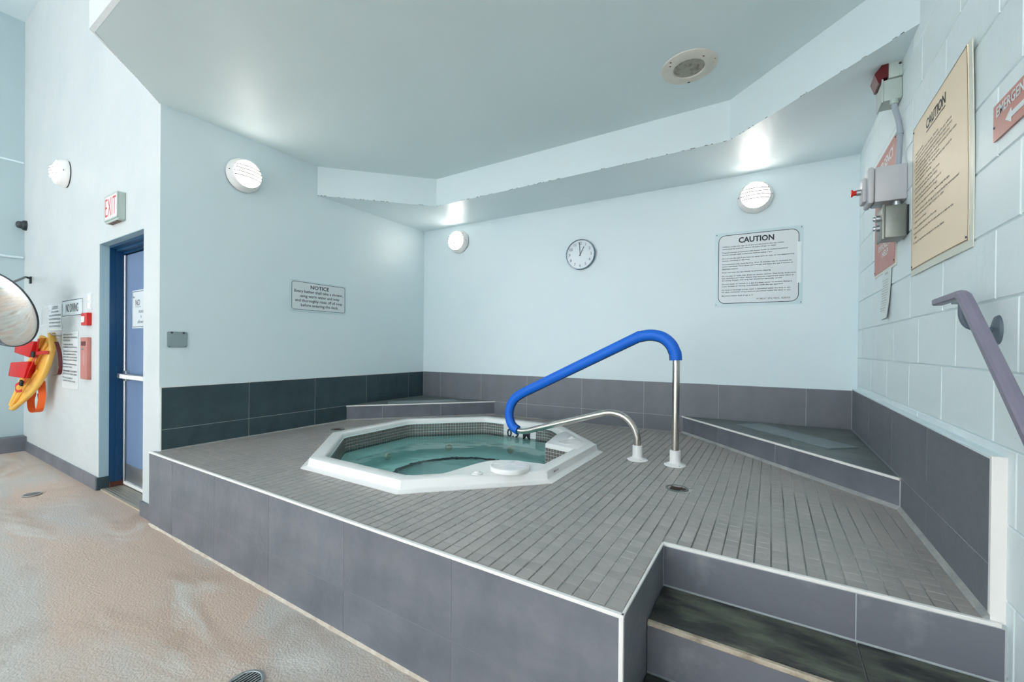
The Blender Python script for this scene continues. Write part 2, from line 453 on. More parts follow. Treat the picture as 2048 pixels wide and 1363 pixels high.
# hall window wall, hall ceiling, right hall wall (behind the camera)
bm = bx(-8.0, 0.8, -6.15, -6.0, -0.1, 0.45); box(bm, -8.0, 0.8, -6.15, -6.0, 4.8, 5.3)
box(bm, -8.0, -7.3, -6.15, -6.0, 0.45, 4.8); box(bm, 0.45, 0.8, -6.15, -6.0, 0.45, 4.8)
struct('wall_window_side', bm, M_wall)
bm = bmesh.new()
for k in range(7):
    x = -7.3+7.75*k/6; box(bm, x-0.04, x+0.04, -6.10, -6.02, 0.45, 4.8)
for z in (0.47, 2.2, 4.78): box(bm, -7.3, 0.45, -6.09, -6.03, z-0.03, z+0.03)
struct('window_1', bm, M_glass, 'tall glazed window wall of the pool hall')
struct('ceiling_hall', bx(-8.0, 0.8, -6.15, 1.6, 5.2, 5.3), M_wall)
struct('wall_right_hall', bx(XB, 0.8, -6.1, 0.30, -0.1, 5.3), M_wall)

# ------------------------------------------------------------ alcove shell
struct('wall_left', bx(XL-0.2, XL-0.004, YD+0.0006, 4.15, 0.0, 3.2), M_wall, 'smooth pale blue left wall of the spa alcove')
bm = bmesh.new()
o = 0.12
p = [BL+Vector((-0.3, -0.3*BD.y/BD.x, 0)), BR+Vector((0.3, 0.3*BD.y/BD.x, 0))]
prism(bm, [(p[0].x, p[0].y), (p[1].x, p[1].y), (p[1].x, p[1].y+o), (p[0].x, p[0].y+o)], 0.0, 3.3)
struct('wall_back', bm, M_wall, 'pale blue back wall with the clock and caution notice')

# ceiling slab and bulkhead
poly = [(XL-0.02, 1.25), (-3.24, 0.78), (XB+0.05, 0.78), (XB+0.05, 4.5), (XL-0.1, 4.3)]
bm = prism(bmesh.new(), poly, 0, 0, topf=lambda q: zceil(q[0])+0.08, botf=lambda q: zceil(q[0]))
struct('ceiling', bm, M_ceil, 'glossy pale blue ceiling over the spa')
bm = bmesh.new()
# chamfered lower edge + tall bulkhead face toward the pool hall
A = [(-3.245, 0.779, zceil(-3.24)), (XB, 0.779, zceil(XB))]
B = [(-3.262, 0.760, zceil(-3.24)+0.012), (XB, 0.760, zceil(XB)+0.012)]
v = [bm.verts.new(q) for q in (A[0], A[1], B[1], B[0])]; bm.faces.new(v)
t0 = bm.verts.new((-3.262, 0.760, 5.2)); t1 = bm.verts.new((XB, 0.760, 5.2)); bm.faces.new((v[3], v[2], t1, t0))
q0 = bm.verts.new((XL-0.001, 1.249, zceil(XL))); q1 = bm.verts.new((XL-0.001, 1.249, 5.2)); bm.faces.new((v[3], t0, q1, q0)); bm.faces.new((v[0], v[3], q0))
k0 = bm.verts.new((XB, 0.95, 5.2)); k1 = bm.verts.new((-3.15, 0.95, 5.2)); k2 = bm.verts.new((XL+0.05, 1.4, 5.2))
bm.faces.new((t0, t1, k0, k1)); bm.faces.new((t0, k1, k2, q1))
struct('wall_bulkhead', bm, M_plaster, 'bulkhead above the alcove opening')

# dropped beam (soffit) around the back of the alcove
poly = [(XL-0.02, 2.462), (-3.0, 3.335), (-0.27, 3.44), (XB+0.02, 2.665), (XB+0.02, 4.5), (XL-0.02, 4.2)]
bm = prism(bmesh.new(), poly, 0, 0, topf=lambda q: zceil(q[0])+0.01, botf=lambda q: zsoff(q[0]))
beam = struct('ceiling_beam', bm, M_wall, 'angled dropped beam around the back of the alcove ceiling')
bm = bmesh.new()
for (a, b, n) in (((XL, 2.484), (-3.0, 3.335), 26), ((-3.0, 3.335), (-0.27, 3.44), 46), ((-0.27, 3.44), (XB, 2.68), 16)):
    for i in range(n):
        t = random.random() if i > 4 else random.uniform(0.1, 0.5)
        x = a[0]+(b[0]-a[0])*t; y = a[1]+(b[1]-a[1])*t; w = random.uniform(0.006, 0.030); h = random.uniform(0.002, 0.006)
        dx = (b[0]-a[0]); dy = (b[1]-a[1]); l = math.hypot(dx, dy); dx /= l; dy /= l
        z = zsoff(x)
        vv = [bm.verts.new((x+dx*s*w/2 + dy*0.002*1, y+dy*s*w/2 - dx*0.002, z+hh)) for s, hh in ((-1, -0.001), (1, -0.001), (0.6, h), (-0.5, h*0.8))]
        bm.faces.new(vv)
c_ = obj('chipped_paint', bm, M_chip, beam); c_['kind'] = 'stuff'

# right wall of painted blocks
mortar = bx(XB+0.004, 0.8, 0.30, 4.6, -0.1, 3.4)
wr = struct('wall_right', mortar, M_mortar, 'painted concrete block wall on the right')
BP, BH = 0.4615, 0.2172
def block_mesh(w, h):
    bm = bmesh.new(); g_ = 0.0022; c = 0.003
    y0, y1, z0, z1 = g_, w-g_, g_, h-g_
    outer = [bm.verts.new((0.004, y, z)) for y, z in ((y0, z0), (y1, z0), (y1, z1), (y0, z1))]
    inner = [bm.verts.new((0.0, y, z)) for y, z in ((y0+c, z0+c), (y1-c, z0+c), (y1-c, z1-c), (y0+c, z1-c))]
    bm.faces.new(inner)
    for i in range(4):
        j = (i+1) % 4
        bm.faces.new((outer[i], outer[j], inner[j], inner[i]))
    me = bpy.data.meshes.new('block'); bmesh.ops.recalc_face_normals(bm, faces=bm.faces); bm.to_mesh(me); bm.free(); me.materials.append(M_block)
    for p_ in me.polygons: 
        if p_.normal.x > 0: p_.flip()
    return me
BM_full = block_mesh(BP, BH)
halves = {}
for r in range(-6, 9):
    z = 1.24+BH*r
    off = 1.715 if r % 2 == 0 else 1.860
    k = -4
    while True:
        y0 = off+BP*k; k += 1
        if y0 > 4.25: break
        a = max(y0, 0.30); b = min(y0+BP, 4.30)
        if b-a < 0.03: continue
        if z+BH < 0.99 and a > 1.78: continue
        if abs(b-a-BP) < 1e-4: me = BM_full
        else:
            key = round(b-a, 3)
            if key not in halves: halves[key] = block_mesh(b-a, BH)
            me = halves[key]
        o = bpy.data.objects.new('block', me); COL.objects.link(o); o.parent = wr; o.location = (XB, a, z)

# ------------------------------------------------------------ platform
# solid core pieces (hollow where the tub sits)
SC = Vector((-2.09, 2.595, 0))
def octo(a, r=0.0, n=5):
    pts = []
    for k in range(8):
        ang = math.radians(22.5+45*k); R = (a-r)/math.cos(math.radians(22.5))
        cx, cy_ = SC.x+R*math.cos(ang), SC.y+R*math.sin(ang)
        for i in range(n):
            t = math.radians(45*k) + math.radians(45)*i/(n-1)
            pts.append((cx+r*math.cos(t), cy_+r*math.sin(t)))
    return pts
bm = bmesh.new()
G = 0.004
# top surface with octagonal hole: outer outline stitched to the octagon with triangle_fill
outer = [(-3.806, YF+0.01), (XC-0.008, YF+0.01), (XC-0.008, YR+0.006), (XR+0.02, YR+0.006), (XR+0.02, 4.24), (XL-0.05, 3.965), (XL-0.05, 1.26), (-3.806, 1.26)]
hole = octo(0.985, 0.02, 3)
vo = [bm.verts.new((x, y, ZP-G)) for x, y in outer]; vh = [bm.verts.new((x, y, ZP-G)) for x, y in hole]
es = [bm.edges.new((vo[i], vo[(i+1) % len(vo)])) for i in range(len(vo))] + [bm.edges.new((vh[i], vh[(i+1) % len(vh)])) for i in range(len(vh))]
bmesh.ops.triangle_fill(bm, use_beauty=True, edges=es)
for f in [f for f in bm.faces if all((v.co-Vector((SC.x, SC.y, v.co.z))).length < 1.09 for v in f.verts) and f.calc_center_median().x and (Vector((f.calc_center_median().x-SC.x, f.calc_center_median().y-SC.y)).length < 0.90)]:
    if all(v in vh for v in f.verts): bm.faces.remove(f)
lo = {}
def low(v):
    if v not in lo: lo[v] = bm.verts.new((v.co.x, v.co.y, 0.0))
    return lo[v]
for i in range(len(vo)):
    a, b = vo[i], vo[(i+1) % len(vo)]
    bm.faces.new((a, b, low(b), low(a)))
plat = struct('platform', bm, M_grout_dark, 'raised tiled platform holding the hot tub')

def vtile(parent, p0, dirv, w, z0, z1, m, n_out, th=0.009, gap=0.0015):
    """upright tile: starts at p0 (x,y), runs w along dirv, face pushed out along n_out"""
    d = Vector((dirv[0], dirv[1], 0)).normalized(); n = Vector((n_out[0], n_out[1], 0)).normalized()
    mw = Matrix((d, n, Vector((0, 0, 1)))).transposed().to_4x4(); mw.translation = Vector((p0[0], p0[1], 0))
    bm = bx(gap, w-gap, -th, 0.0, z0+gap, z1-gap, 0.001)
    return obj('tile', bm, m, parent, mw=mw)

# platform front
js = [-3.81, -3.42, -2.830, -2.235, -1.620, -0.998, XC]
grf = obj('grout_bed', bx(-3.809, XC-0.002, YF+0.0014, YF+0.012, 0, ZP-0.004), M_grout_front, plat)
for a, b in zip(js, js[1:]):
    for z0, z1 in ((-0.005, 0.207), (0.207, ZP-0.010)):
        vtile(plat, (a, YF), (1, 0), b-a, z0, z1, M_tile, (0, -1))
# platform left return (beside the door wall) – small visible edge
vtile(plat, (-3.81, 1.25), (0, -1), 0.04, 0.207, ZP-0.010, M_tile, (-1, 0)); vtile(plat, (-3.81, 1.25), (0, -1), 0.04, 0, 0.207, M_tile, (-1, 0))
# recess side wall
obj('grout_bed', bx(XC-0.012, XC-0.0014, YF+0.004, YR, 0, ZP-0.004), M_grout, plat)
for a, b in ((YF, 1.495), (1.495, YR)):
    for z0, z1 in ((0.0, 0.207), (0.207, ZP-0.010)):
        vtile(plat, (XC, a), (0, 1), b-a, z0, z1, M_tile_back, (1, 0))
# riser under platform edge
obj('grout_bed', bx(XC, XB, YR+0.0014, YR+0.02, 0.30, ZP-0.004), M_grout, plat)
RSL = 0.030
def riser(parent, y, z0, z1, joints, m):
    js = [XC+0.001]+joints+[XB-0.003]
    for a, b in zip(js, js[1:]): vtile(parent, (a, y), (1, 0), b-a, z0, z1, m, (0, -1))
M_riser = mat('water_stained_tile', srgb(112, 112, 120), 0.4, col2=srgb(150, 150, 154), nscale=4.5, detail=12, lo=0.52, hi=0.78, bump=0.2, bscale=24, rnd=0.04)
riser(plat, YR, 0.357, ZP-0.012, [0.245], M_riser)
# white metal edging
t = obj('edge_trim', bx(-3.812, XC+0.003, YF-0.003, YF+0.011, ZP-0.010, ZP+0.002, 0.002), M_trim, plat)
t = obj('edge_trim', bx(XC-0.006, XC+0.002, YF, YR, ZP-0.006, ZP+0.002, 0.001), M_trim, plat)
t = obj('edge_trim', bx(XC-0.002, XR+0.02, YR-0.003, YR+0.012, ZP-0.010, ZP+0.002, 0.002), M_trim, plat)
t = obj('corner_trim', bx(XC-0.012, XC+0.002, YF-0.002, YF+0.010, 0.0, ZP-0.008, 0.002), M_trim, plat)

# deck mosaic tiles
PT = 0.0533
def in_oct(x, y, a):
    dx, dy = x-SC.x, y-SC.y
    return all(dx*math.cos(k*PI/4)+dy*math.sin(k*PI/4) < a for k in range(8))
bench_l = [(XL, 2.82), (-2.70, yback(-2.70)), (XL, 3.96)]
bench_r = [(-0.69, yback(-0.69)), (XR, 2.75), (XR, 4.23)]
def side(p, a, b): return (b[0]-a[0])*(p[1]-a[1])-(b[1]-a[1])*(p[0]-a[0])
def in_bench(x, y):
    return side((x, y), bench_l[0], bench_l[1]) > 0.02 or side((x, y), bench_r[0], bench_r[1]) > 0.02
drains = [(-0.437, 2.477), (-3.415, 2.473)]
cells = []
ix0 = int((XL-XC)/PT)-1
for i in range(ix0, int((XR-XC)/PT)+2):
    for j in range(-12, 60):
        x0 = XC-0.006+PT*i; y0 = YR+0.012+PT*j; x1, y1 = x0+PT, y0+PT
        x0c, x1c = max(x0, XL if y0 > 1.25 else -3.80), min(x1, XR)
        y0c = max(y0, YF+0.011 if x0 < XC-0.007 else YR+0.012); y1c = y1
        if x0 < XC-0.007: x1c = min(x1c, XC-0.006)
        yb = yback(x0c)
        y1c = min(y1c, yb)
        if x1c-x0c < 0.008 or y1c-y0c < 0.008: continue
        cx, cy_ = (x0c+x1c)/2, (y0c+y1c)/2
        if all(in_oct(px, py, 1.0) for px in (x0c, x1c) for py in (y0c, y1c)): continue
        if in_bench(cx, cy_) and in_bench(cx-0.03, cy_-0.03) and in_bench(cx+0.03, cy_-0.03): continue
        if any(math.hypot(cx-dx, cy_-dy) < 0.050 for dx, dy in drains): continue
        dist = math.hypot(cx, cy_)
        full = abs(x1c-x0c-PT) < 1e-5 and abs(y1c-y0c-PT) < 1e-5
        cells.append((dist, x0c, x1c, y0c, y1c, full))
cells.sort()
gx, gy = 0.0017, 0.0011
def tile_verts(x0, x1, y0, y1, dz=0.0):
    c = 0.0016
    return ([(x0+gx, y0+gy, ZP-0.004), (x1-gx, y0+gy, ZP-0.004), (x1-gx, y1-gy, ZP-0.004), (x0+gx, y1-gy, ZP-0.004),
             (x0+gx+c, y0+gy+c, ZP+dz), (x1-gx-c, y0+gy+c, ZP+dz), (x1-gx-c, y1-gy-c, ZP+dz), (x0+gx+c, y1-gy-c, ZP+dz)],
            [(4, 5, 6, 7), (0, 1, 5, 4), (1, 2, 6, 5), (2, 3, 7, 6), (3, 0, 4, 7)])
vv, ff = tile_verts(0, PT, 0, PT)
me_full = bpy.data.meshes.new('mosaic_tile'); me_full.from_pydata([(a, b, c-ZP) for a, b, c in vv], [], ff); me_full.materials.append(M_mosaic)
cnt = 0; rest = []
for c in cells:
    d, x0, x1, y0, y1, full = c
    if cnt < 300 and (y1 > YR or True):
        if full: me = me_full
        else:
            vv, ff = tile_verts(0, x1-x0, 0, y1-y0); me = bpy.data.meshes.new('mosaic_tile'); me.from_pydata([(a, b, c_-ZP) for a, b, c_ in vv], [], ff); me.materials.append(M_mosaic)
        o = bpy.data.objects.new('mosaic_tile', me); COL.objects.link(o); o.parent = plat
        o.location = (x0, y0, ZP+random.uniform(-0.0004, 0.0004)); cnt += 1
    else: rest.append(c)
V, Fc = [], []
for d, x0, x1, y0, y1, full in rest:
    vv, ff = tile_verts(x0, x1, y0, y1, random.uniform(-0.0004, 0.0004)); b0 = len(V)
    V += vv; Fc += [tuple(b0+q for q in f) for f in ff]
me = bpy.data.meshes.new('mosaic_tiles'); me.from_pydata(V, [], Fc); me.materials.append(M_mosaic)
o = bpy.data.objects.new('mosaic_tiles', me); COL.objects.link(o); o.parent = plat; o['kind'] = 'stuff'

# cove strips at the foot of walls on the deck
def cove(p, q, nrm, s=0.018):
    p = Vector((*p, ZP)); q = Vector((*q, ZP)); n = Vector((*nrm, 0)).normalized()
    bm = bmesh.new()
    prof = [(0.0, 0.0), (s, 0.0), (s*0.8, s*0.35), (s*0.35, s*0.8), (0.0, s)]
    a = [bm.verts.new(p+n*u+Vector((0, 0, w))) for u, w in prof]; b = [bm.verts.new(q+n*u+Vector((0, 0, w))) for u, w in prof]
    for i in range(5): bm.faces.new((a[i], a[(i+1) % 5], b[(i+1) % 5], b[i]))
    bm.faces.new(a); bm.faces.new(b[::-1])
    return obj('cove_strip', bm, mat_cove, plat)
mat_cove = mat('stone_cove', srgb(150, 150, 150), 0.7, col2=srgb(172, 168, 164), nscale=14, bump=0.3)
cove((XR, YR+0.012), (XR, 2.75), (-1, 0), 0.016)
cove((XL+0.003, 1.26), (XL+0.003, 2.82), (1, 0), 0.008)
hl = (Vector(bench_l[1])-Vector(bench_l[0])).normalized(); nl = Vector((hl.y, -hl.x))
hr = (Vector(bench_r[1])-Vector(bench_r[0])).normalized(); nr = Vector((hr.y, -hr.x))
if nr.y > 0: nr = -nr
cove(bench_l[0], bench_l[1], nl, 0.012); cove(bench_r[0], bench_r[1], nr, 0.018)
cove(bench_l[1], bench_r[0], (BD.y, -BD.x), 0.010)

# ------------------------------------------------------------ steps
st = struct('steps', bx(XC+0.001, XB-0.002, 1.50, YR+0.004, 0, 0.345), M_grout, 'tiled steps up to the platform')
obj('lower_core', bx(XC+0.001, XB-0.002, 1.262, 1.50, 0, 0.166), M_grout, st)
def tread(y0, y1, z, joints):
    js = [XC+0.002]+joints+[XB-0.004]
    for a, b in zip(js, js[1:]):
        obj('tread_tile', bx(a+0.002, b-0.002, y0+0.002, y1-0.002, z-0.010, z, 0.0012), M_slate, st)
tread(1.507, YR-0.001, 0.353, [0.247])
tread(1.269, 1.490, 0.176, [0.247])
obj('step_nosing', bx(XC+0.002, XB-0.004, 1.490, 1.506, 0.338, 0.3545, 0.003), M_nosing, st)
obj('step_nosing', bx(XC+0.002, XB-0.004, 1.252, 1.268, 0.161, 0.1775, 0.003), M_nosing, st)
riser(st, 1.4935, 0.178, 0.338, [0.30], M_riser)
riser(st, 1.2555, 0.0, 0.161, [0.30], M_riser)

# ------------------------------------------------------------ wall wainscots
def wains(parent, p0, d, n, joints_u, rows, m, end):
    for (z0, z1, js) in rows:
        jj = js
        for a, b in zip(jj, jj[1:]):
            vtile(parent, (p0[0]+d[0]*a, p0[1]+d[1]*a), d, b-a, z0, z1, m, n)
wl = bpy.data.objects['wall_left']; wb = bpy.data.objects['wall_back']
obj('grout_bed', bx(XL-0.005, XL+0.0026, 1.262, 3.96, 0.52, 0.980), M_grout, wl)
jl = [1.262, 1.862, 2.467, 3.075, 3.700, 3.955]
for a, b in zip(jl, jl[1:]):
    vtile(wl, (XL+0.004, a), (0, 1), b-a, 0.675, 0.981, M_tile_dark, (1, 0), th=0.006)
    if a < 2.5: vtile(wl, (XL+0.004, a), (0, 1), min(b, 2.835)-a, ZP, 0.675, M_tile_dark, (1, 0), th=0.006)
obj('edge_trim', bx(XL-0.003, XL+0.005, 1.254, 1.262, ZP, 0.986, 0.001), M_trim, wl)
obj('edge_trim', bx(XL-0.003, XL+0.002, 1.254, 3.955, 0.981, 0.986), M_trim, wl)
# back wall
nb = Vector((BD.y, -BD.x))
jb = [XL+0.006, -3.484, -2.890, -2.292, -1.661, -1.039, -0.394, 0.251, XR-0.002]
for a, b in zip(jb, jb[1:]):
    pa = Vector((a, yback(a)))+nb*0.008; w = (b-a)/BD.x
    vtile(wb, pa, BD, w, 0.672, 0.983, M_tile_back, nb, th=0.006)
    if b > -2.75 and a < -0.6:
        a2, b2 = max(a, -2.72), min(b, -0.67)
        if b2 > a2+0.02: vtile(wb, Vector((a2, yback(a2)))+nb*0.008, BD, (b2-a2)/BD.x, ZP, 0.672, M_tile_back, nb, th=0.006)
mwb = Matrix((Vector((BD.x, BD.y, 0)), Vector((-BD.y, BD.x, 0)), Vector((0, 0, 1)))).transposed().to_4x4(); mwb.translation = Vector((XL, 3.96, 0))
obj('grout_bed', bx(0.0, (XR-XL)/BD.x, -0.0066, 0.002, ZP, 0.981), M_grout, wb, mw=mwb)
# right wall: furred-out tile with pale ledge and white end trim
obj('grout_bed', bx(XR+0.0014, XB+0.02, 1.776, 4.24, ZP-0.01, 0.982), M_grout, wr)
jr = [1.780, 2.36, 2.95, 3.56, 4.222]
for a, b in zip(jr, jr[1:]):
    vtile(wr, (XR, a), (0, 1), b-a, 0.677, 0.988, M_tile_back, (-1, 0), th=0.006)
    if a < 2.7: vtile(wr, (XR, a), (0, 1), min(b, 2.76)-a, ZP+0.002, 0.677, M_tile_back, (-1, 0), th=0.006)
obj('ledge', bx(XR-0.001, XB+0.004, 1.775, 4.22, 0.986, 0.996, 0.002), M_wall, wr)
obj('end_trim', bx(XR-0.001, XB+0.004, 1.764, 1.780, ZP-0.006, 0.997, 0.002), M_trim, wr)

# ------------------------------------------------------------ corner benches
def bench(name, tri, label, m_front, d, n, joints, outp):
    root = struct(name, prism(bmesh.new(), [(q[0], q[1]) for q in tri], ZP-0.003, 0.664), M_grout, label)
    L_ = (Vector(tri[1])-Vector(tri[0])).length
    js = [0.004]+joints+[L_-0.004]
    p0 = Vector(tri[0])
    for a, b in zip(js, js[1:]):
        q = p0+Vector(d)*a+Vector(n)*0.0016
        vtile(root, q, d, b-a, ZP, 0.664, m_front, n, th=0.0014)
    # white edge
    mw = Matrix((Vector((d[0], d[1], 0)), Vector((-n[0], -n[1], 0)), Vector((0, 0, 1)))).transposed().to_4x4(); mw.translation = Vector((p0.x, p0.y, 0))
    obj('edge_trim', bx(0.0, L_, -0.011, 0.004, 0.664, 0.6765, 0.002), M_trim, root, mw=mw)
    return root, mw, L_
def clip_poly(poly, f):
    out = []
    for i in range(len(poly)):
        a, b = poly[i], poly[(i+1) % len(poly)]; fa, fb = f(a), f(b)
        if fa >= 0: out.append(a)
        if (fa >= 0) != (fb >= 0):
            t = fa/(fa-fb); out.append((a[0]+(b[0]-a[0])*t, a[1]+(b[1]-a[1])*t))
    return out
def bench_top(root, tri, cuts, m):
    regions = [tri]
    for (a, b) in cuts:
        new = []
        for r in regions:
            for s in (1, -1):
                l = math.hypot(b[0]-a[0], b[1]-a[1])
                c = clip_poly(r, lambda p_: s*side(p_, a, b)/l-0.0015)
                if len(c) > 2: new.append(c)
        regions = new
    for r in regions:
        cx = sum(p_[0] for p_ in r)/len(r); cy_ = sum(p_[1] for p_ in r)/len(r)
        rr = [(cx+(p_[0]-cx)*0.997, cy_+(p_[1]-cy_)*0.997) for p_ in r]
        obj('top_tile', prism(bmesh.new(), rr, 0.664, 0.674), m, root)
b1, mw1, L1 = bench('bench_left', bench_l, 'low triangular tiled bench in the left back corner', M_tile, hl, nl, [0.36, 0.98], None)
bench_top(b1, [(-3.751, 2.834), (-2.716, yback(-2.72)-0.004), (-3.751, 3.952)], [((-3.755, 3.4), (-2.7, 3.4+0.01)), ((-3.3, 2.8), (-3.3, 4.2))], M_bench)
obj('hatch_panel', bx(0.42, 1.18, 0.085, 0.24, 0.674, 0.679, 0.002), mat('pale_hatch', srgb(150, 162, 164), 0.35, bump=0.05), b1, mw=mw1)
b2, mw2, L2 = bench('bench_right', bench_r, 'low triangular tiled bench in the right back corner', M_tile, hr, nr, [0.50, 1.09], None)
bench_top(b2, [(-0.672, yback(-0.672)-0.010), (XR-0.003, 2.766), (XR-0.003, 4.218)], [((-0.7, 3.55), (0.6, 3.53)), ((0.12, 2.6), (0.12, 4.3)), ((-0.1, 3.1), (0.6, 3.1))], M_bench)
obj('hatch_panel', bx(0.46, 1.30, 0.20, 0.42, 0.674, 0.681, 0.002), mat('pale_hatch_stone', srgb(128, 142, 144), 0.3, bump=0.05), b2, mw=mw2)

# ------------------------------------------------------------ hot tub
tub = thing('hot_tub', 'white octagonal hot tub with brown mosaic waterline set in the grey platform', 'hot tub', Matrix.Translation((SC.x, SC.y, ZP)))
TI = Matrix.Translation((-SC.x, -SC.y, -ZP))
def tobj(name, bm, m, parent=None, smooth=False):
    o = obj(name, bm, m, parent or tub, smooth)
    if parent is None: o.matrix_local = TI
    return o
def sweep(prof, n=5):
    bm = bmesh.new(); rings = []
    for a, r, z in prof:
        rings.append([bm.verts.new((x, y, z)) for x, y in octo(a, r, n)])
    m = len(rings[0])
    for A_, B_ in zip(rings, rings[1:]):
        for i in range(m):
            j = (i+1) % m
            bm.faces.new((A_[i], A_[j], B_[j], B_[i]))
    return bm, rings
ZT = 0.582
bm, _ = sweep([(1.036, 0.004, ZP-0.002), (1.036, 0.004, ZP+0.004), (1.010, 0.006, ZP+0.010), (1.000, 0.008, ZP+0.014), (0.997, 0.010, ZP+0.018), (0.992, 0.012, ZT-0.008), (0.989, 0.014, ZT-0.002), (0.983, 0.016, ZT),
               (0.912, 0.09, ZT), (0.904, 0.10, ZT-0.003), (0.899, 0.105, ZT-0.010), (0.897, 0.11, ZT-0.036), (0.893, 0.12, ZT-0.040)])
tobj('rim', bm, M_acrylic, smooth=True)
bm, rings = sweep([(0.893, 0.12, ZT-0.040), (0.889, 0.12, 0.415), (0.875, 0.13, 0.402), (0.815, 0.13, 0.388), (0.795, 0.13, 0.372), (0.780, 0.13, 0.285), (0.755, 0.13, 0.262), (0.60, 0.14, 0.252), (0.575, 0.14, 0.235), (0.54, 0.14, 0.12), (0.50, 0.15, 0.10)])
bm.faces.new(rings[-1])
tobj('basin', bm, M_basin, smooth=True)
# mosaic waterline band
path = octo(0.8905, 0.12, 9); path = [Vector((x, y, 0)) for x, y in path]
seglen = []; tot = 0
for i in range(len(path)):
    l = (path[(i+1) % len(path)]-path[i]).length; seglen.append((tot, l)); tot += l
def at_s(s):
    s %= tot
    for i, (s0, l) in enumerate(seglen):
        if s <= s0+l and l > 1e-9: 
            t = (s-s0)/l; return path[i].lerp(path[(i+1) % len(path)], t)
    return path[0]
NT = round(tot/0.0262); pt = tot/NT
V, Fc = [], []
for i in range(NT):
    a = at_s(i*pt+0.0017); b = at_s((i+1)*pt-0.0017); d_ = (b-a).normalized(); n_ = Vector((-d_.y, d_.x, 0))
    for r in range(5):
        z1 = ZT-0.042-0.0262*r-0.0017; z0 = z1-0.0262+0.0034
        q = n_*0.0025
        base = len(V)
        V += [(a.x, a.y, z0), (b.x, b.y, z0), (b.x, b.y, z1), (a.x, a.y, z1), (a.x+q.x, a.y+q.y, z0), (b.x+q.x, b.y+q.y, z0), (b.x+q.x, b.y+q.y, z1), (a.x+q.x, a.y+q.y, z1)]
        Fc += [tuple(base+k for k in f) for f in ((4, 5, 6, 7), (0, 1, 5, 4), (1, 2, 6, 5), (2, 3, 7, 6), (3, 0, 4, 7))]
me = bpy.data.meshes.new('mosaic_band'); me.from_pydata(V, [], Fc); me.materials.append(M_band)
o = bpy.data.objects.new('mosaic_band', me); COL.objects.link(o); o.parent = tub; o.matrix_local = TI; o['kind'] = 'stuff'

# equipment shelves (white decks inside the rim) with lids
def shelf(poly, zlow, label=None):
    bm = prism(bmesh.new(), poly, zlow, ZT+0.001)
    es = [e for e in bm.edges if all(abs(v.co.z-(ZT+0.001)) < 1e-5 for v in e.verts)]
    bmesh.ops.bevel(bm, geom=es, offset=0.008, segments=3, affect='EDGES', profile=0.5)
    o = tobj('equipment_shelf', bm, M_acrylic, smooth=True)
    if label: o['label'] = label
    return o
front_pts = [(-1.725, 1.690), (-1.650, 1.710), (-1.590, 1.770), (-1.563, 1.850), (-1.548, 1.960), (-1.532, 2.080), (-1.508, 2.170), (-1.455, 2.235), (-1.38, 2.268), (-1.28, 2.290), (-1.19, 2.305), (-1.155, 2.31), (-1.155, 2.19), (-1.70, 1.645)]
cpts = catmull([(x, y, 0) for x, y in front_pts[:12]], 4)
sh1 = shelf([(q.x, q.y) for q in cpts]+front_pts[12:], 0.38, 'curved white front shelf with the round lid')
back_pts = [(-1.435, 2.822), (-1.155, 2.765), (-1.155, 2.99), (-1.49, 3.325), (-1.505, 3.27), (-1.492, 3.12)]
sh2 = shelf(back_pts, 0.38, 'white angular rear shelf beside the rail')
# mosaic on the face of the rear shelf
V, Fc = [], []
for (pa, pb, nn) in ((Vector((-1.435, 2.822, 0)), Vector((-1.19, 2.772, 0)), Vector((-0.2, -0.98, 0))), (Vector((-1.492, 3.12, 0)), Vector((-1.435, 2.822, 0)), Vector((-0.98, -0.19, 0)))):
    L_ = (pb-pa).length; k = int(L_/0.0262); dd = (pb-pa).normalized(); nn.normalize()
    for i in range(k):
        for r in range(6):
            a = pa+dd*(i*0.0262+0.004)+nn*0.0005; b = pa+dd*((i+1)*0.0262)+nn*0.0005; z1 = ZT-0.034-0.0262*r; z0 = z1-0.0228
            base = len(V); q = nn*0.0025
            V += [(a.x, a.y, z0), (b.x, b.y, z0), (b.x, b.y, z1), (a.x, a.y, z1), (a.x+q.x, a.y+q.y, z0), (b.x+q.x, b.y+q.y, z0), (b.x+q.x, b.y+q.y, z1), (a.x+q.x, a.y+q.y, z1)]
            Fc += [tuple(base+k_ for k_ in f) for f in ((4, 5, 6, 7), (0, 1, 5, 4), (1, 2, 6, 5), (2, 3, 7, 6), (3, 0, 4, 7))]
me = bpy.data.meshes.new('mosaic_facing'); me.from_pydata(V, [], Fc); me.materials.append(M_band)
o = bpy.data.objects.new('mosaic_facing', me); COL.objects.link(o); o.parent = sh2; o['kind'] = 'stuff'
def lid(parent, x, y, r, h, name='skimmer_lid', ribs=True):
    bm = lathe(bmesh.new(), [(r, 0), (r, h*0.55), (r*0.985, h*0.85), (r*0.95, h), (r*0.90, h), (r*0.885, h-0.0025), (r*0.87, h-0.0025), (r*0.86, h), (r*0.30, h), (r*0.28, h-0.002), (0, h-0.002)], 40)
    if ribs:
        for k in range(8):
            a = k*PI/4+0.2
            m_ = Matrix.Rotation(a, 4, 'Z'); b2_ = bx(r*0.34, r*0.82, -0.0015, 0.0015, h-0.001, h+0.0015)
            b2_.transform(m_)
            me_ = bpy.data.meshes.new('t'); b2_.to_mesh(me_); b2_.free(); bm.from_mesh(me_); bpy.data.meshes.remove(me_)
    o = obj(name, bm, M_acrylic, parent, smooth=True)
    o.location = (x, y, ZT+0.001); return o
lid(sh1, -1.298, 2.098, 0.118, 0.024)
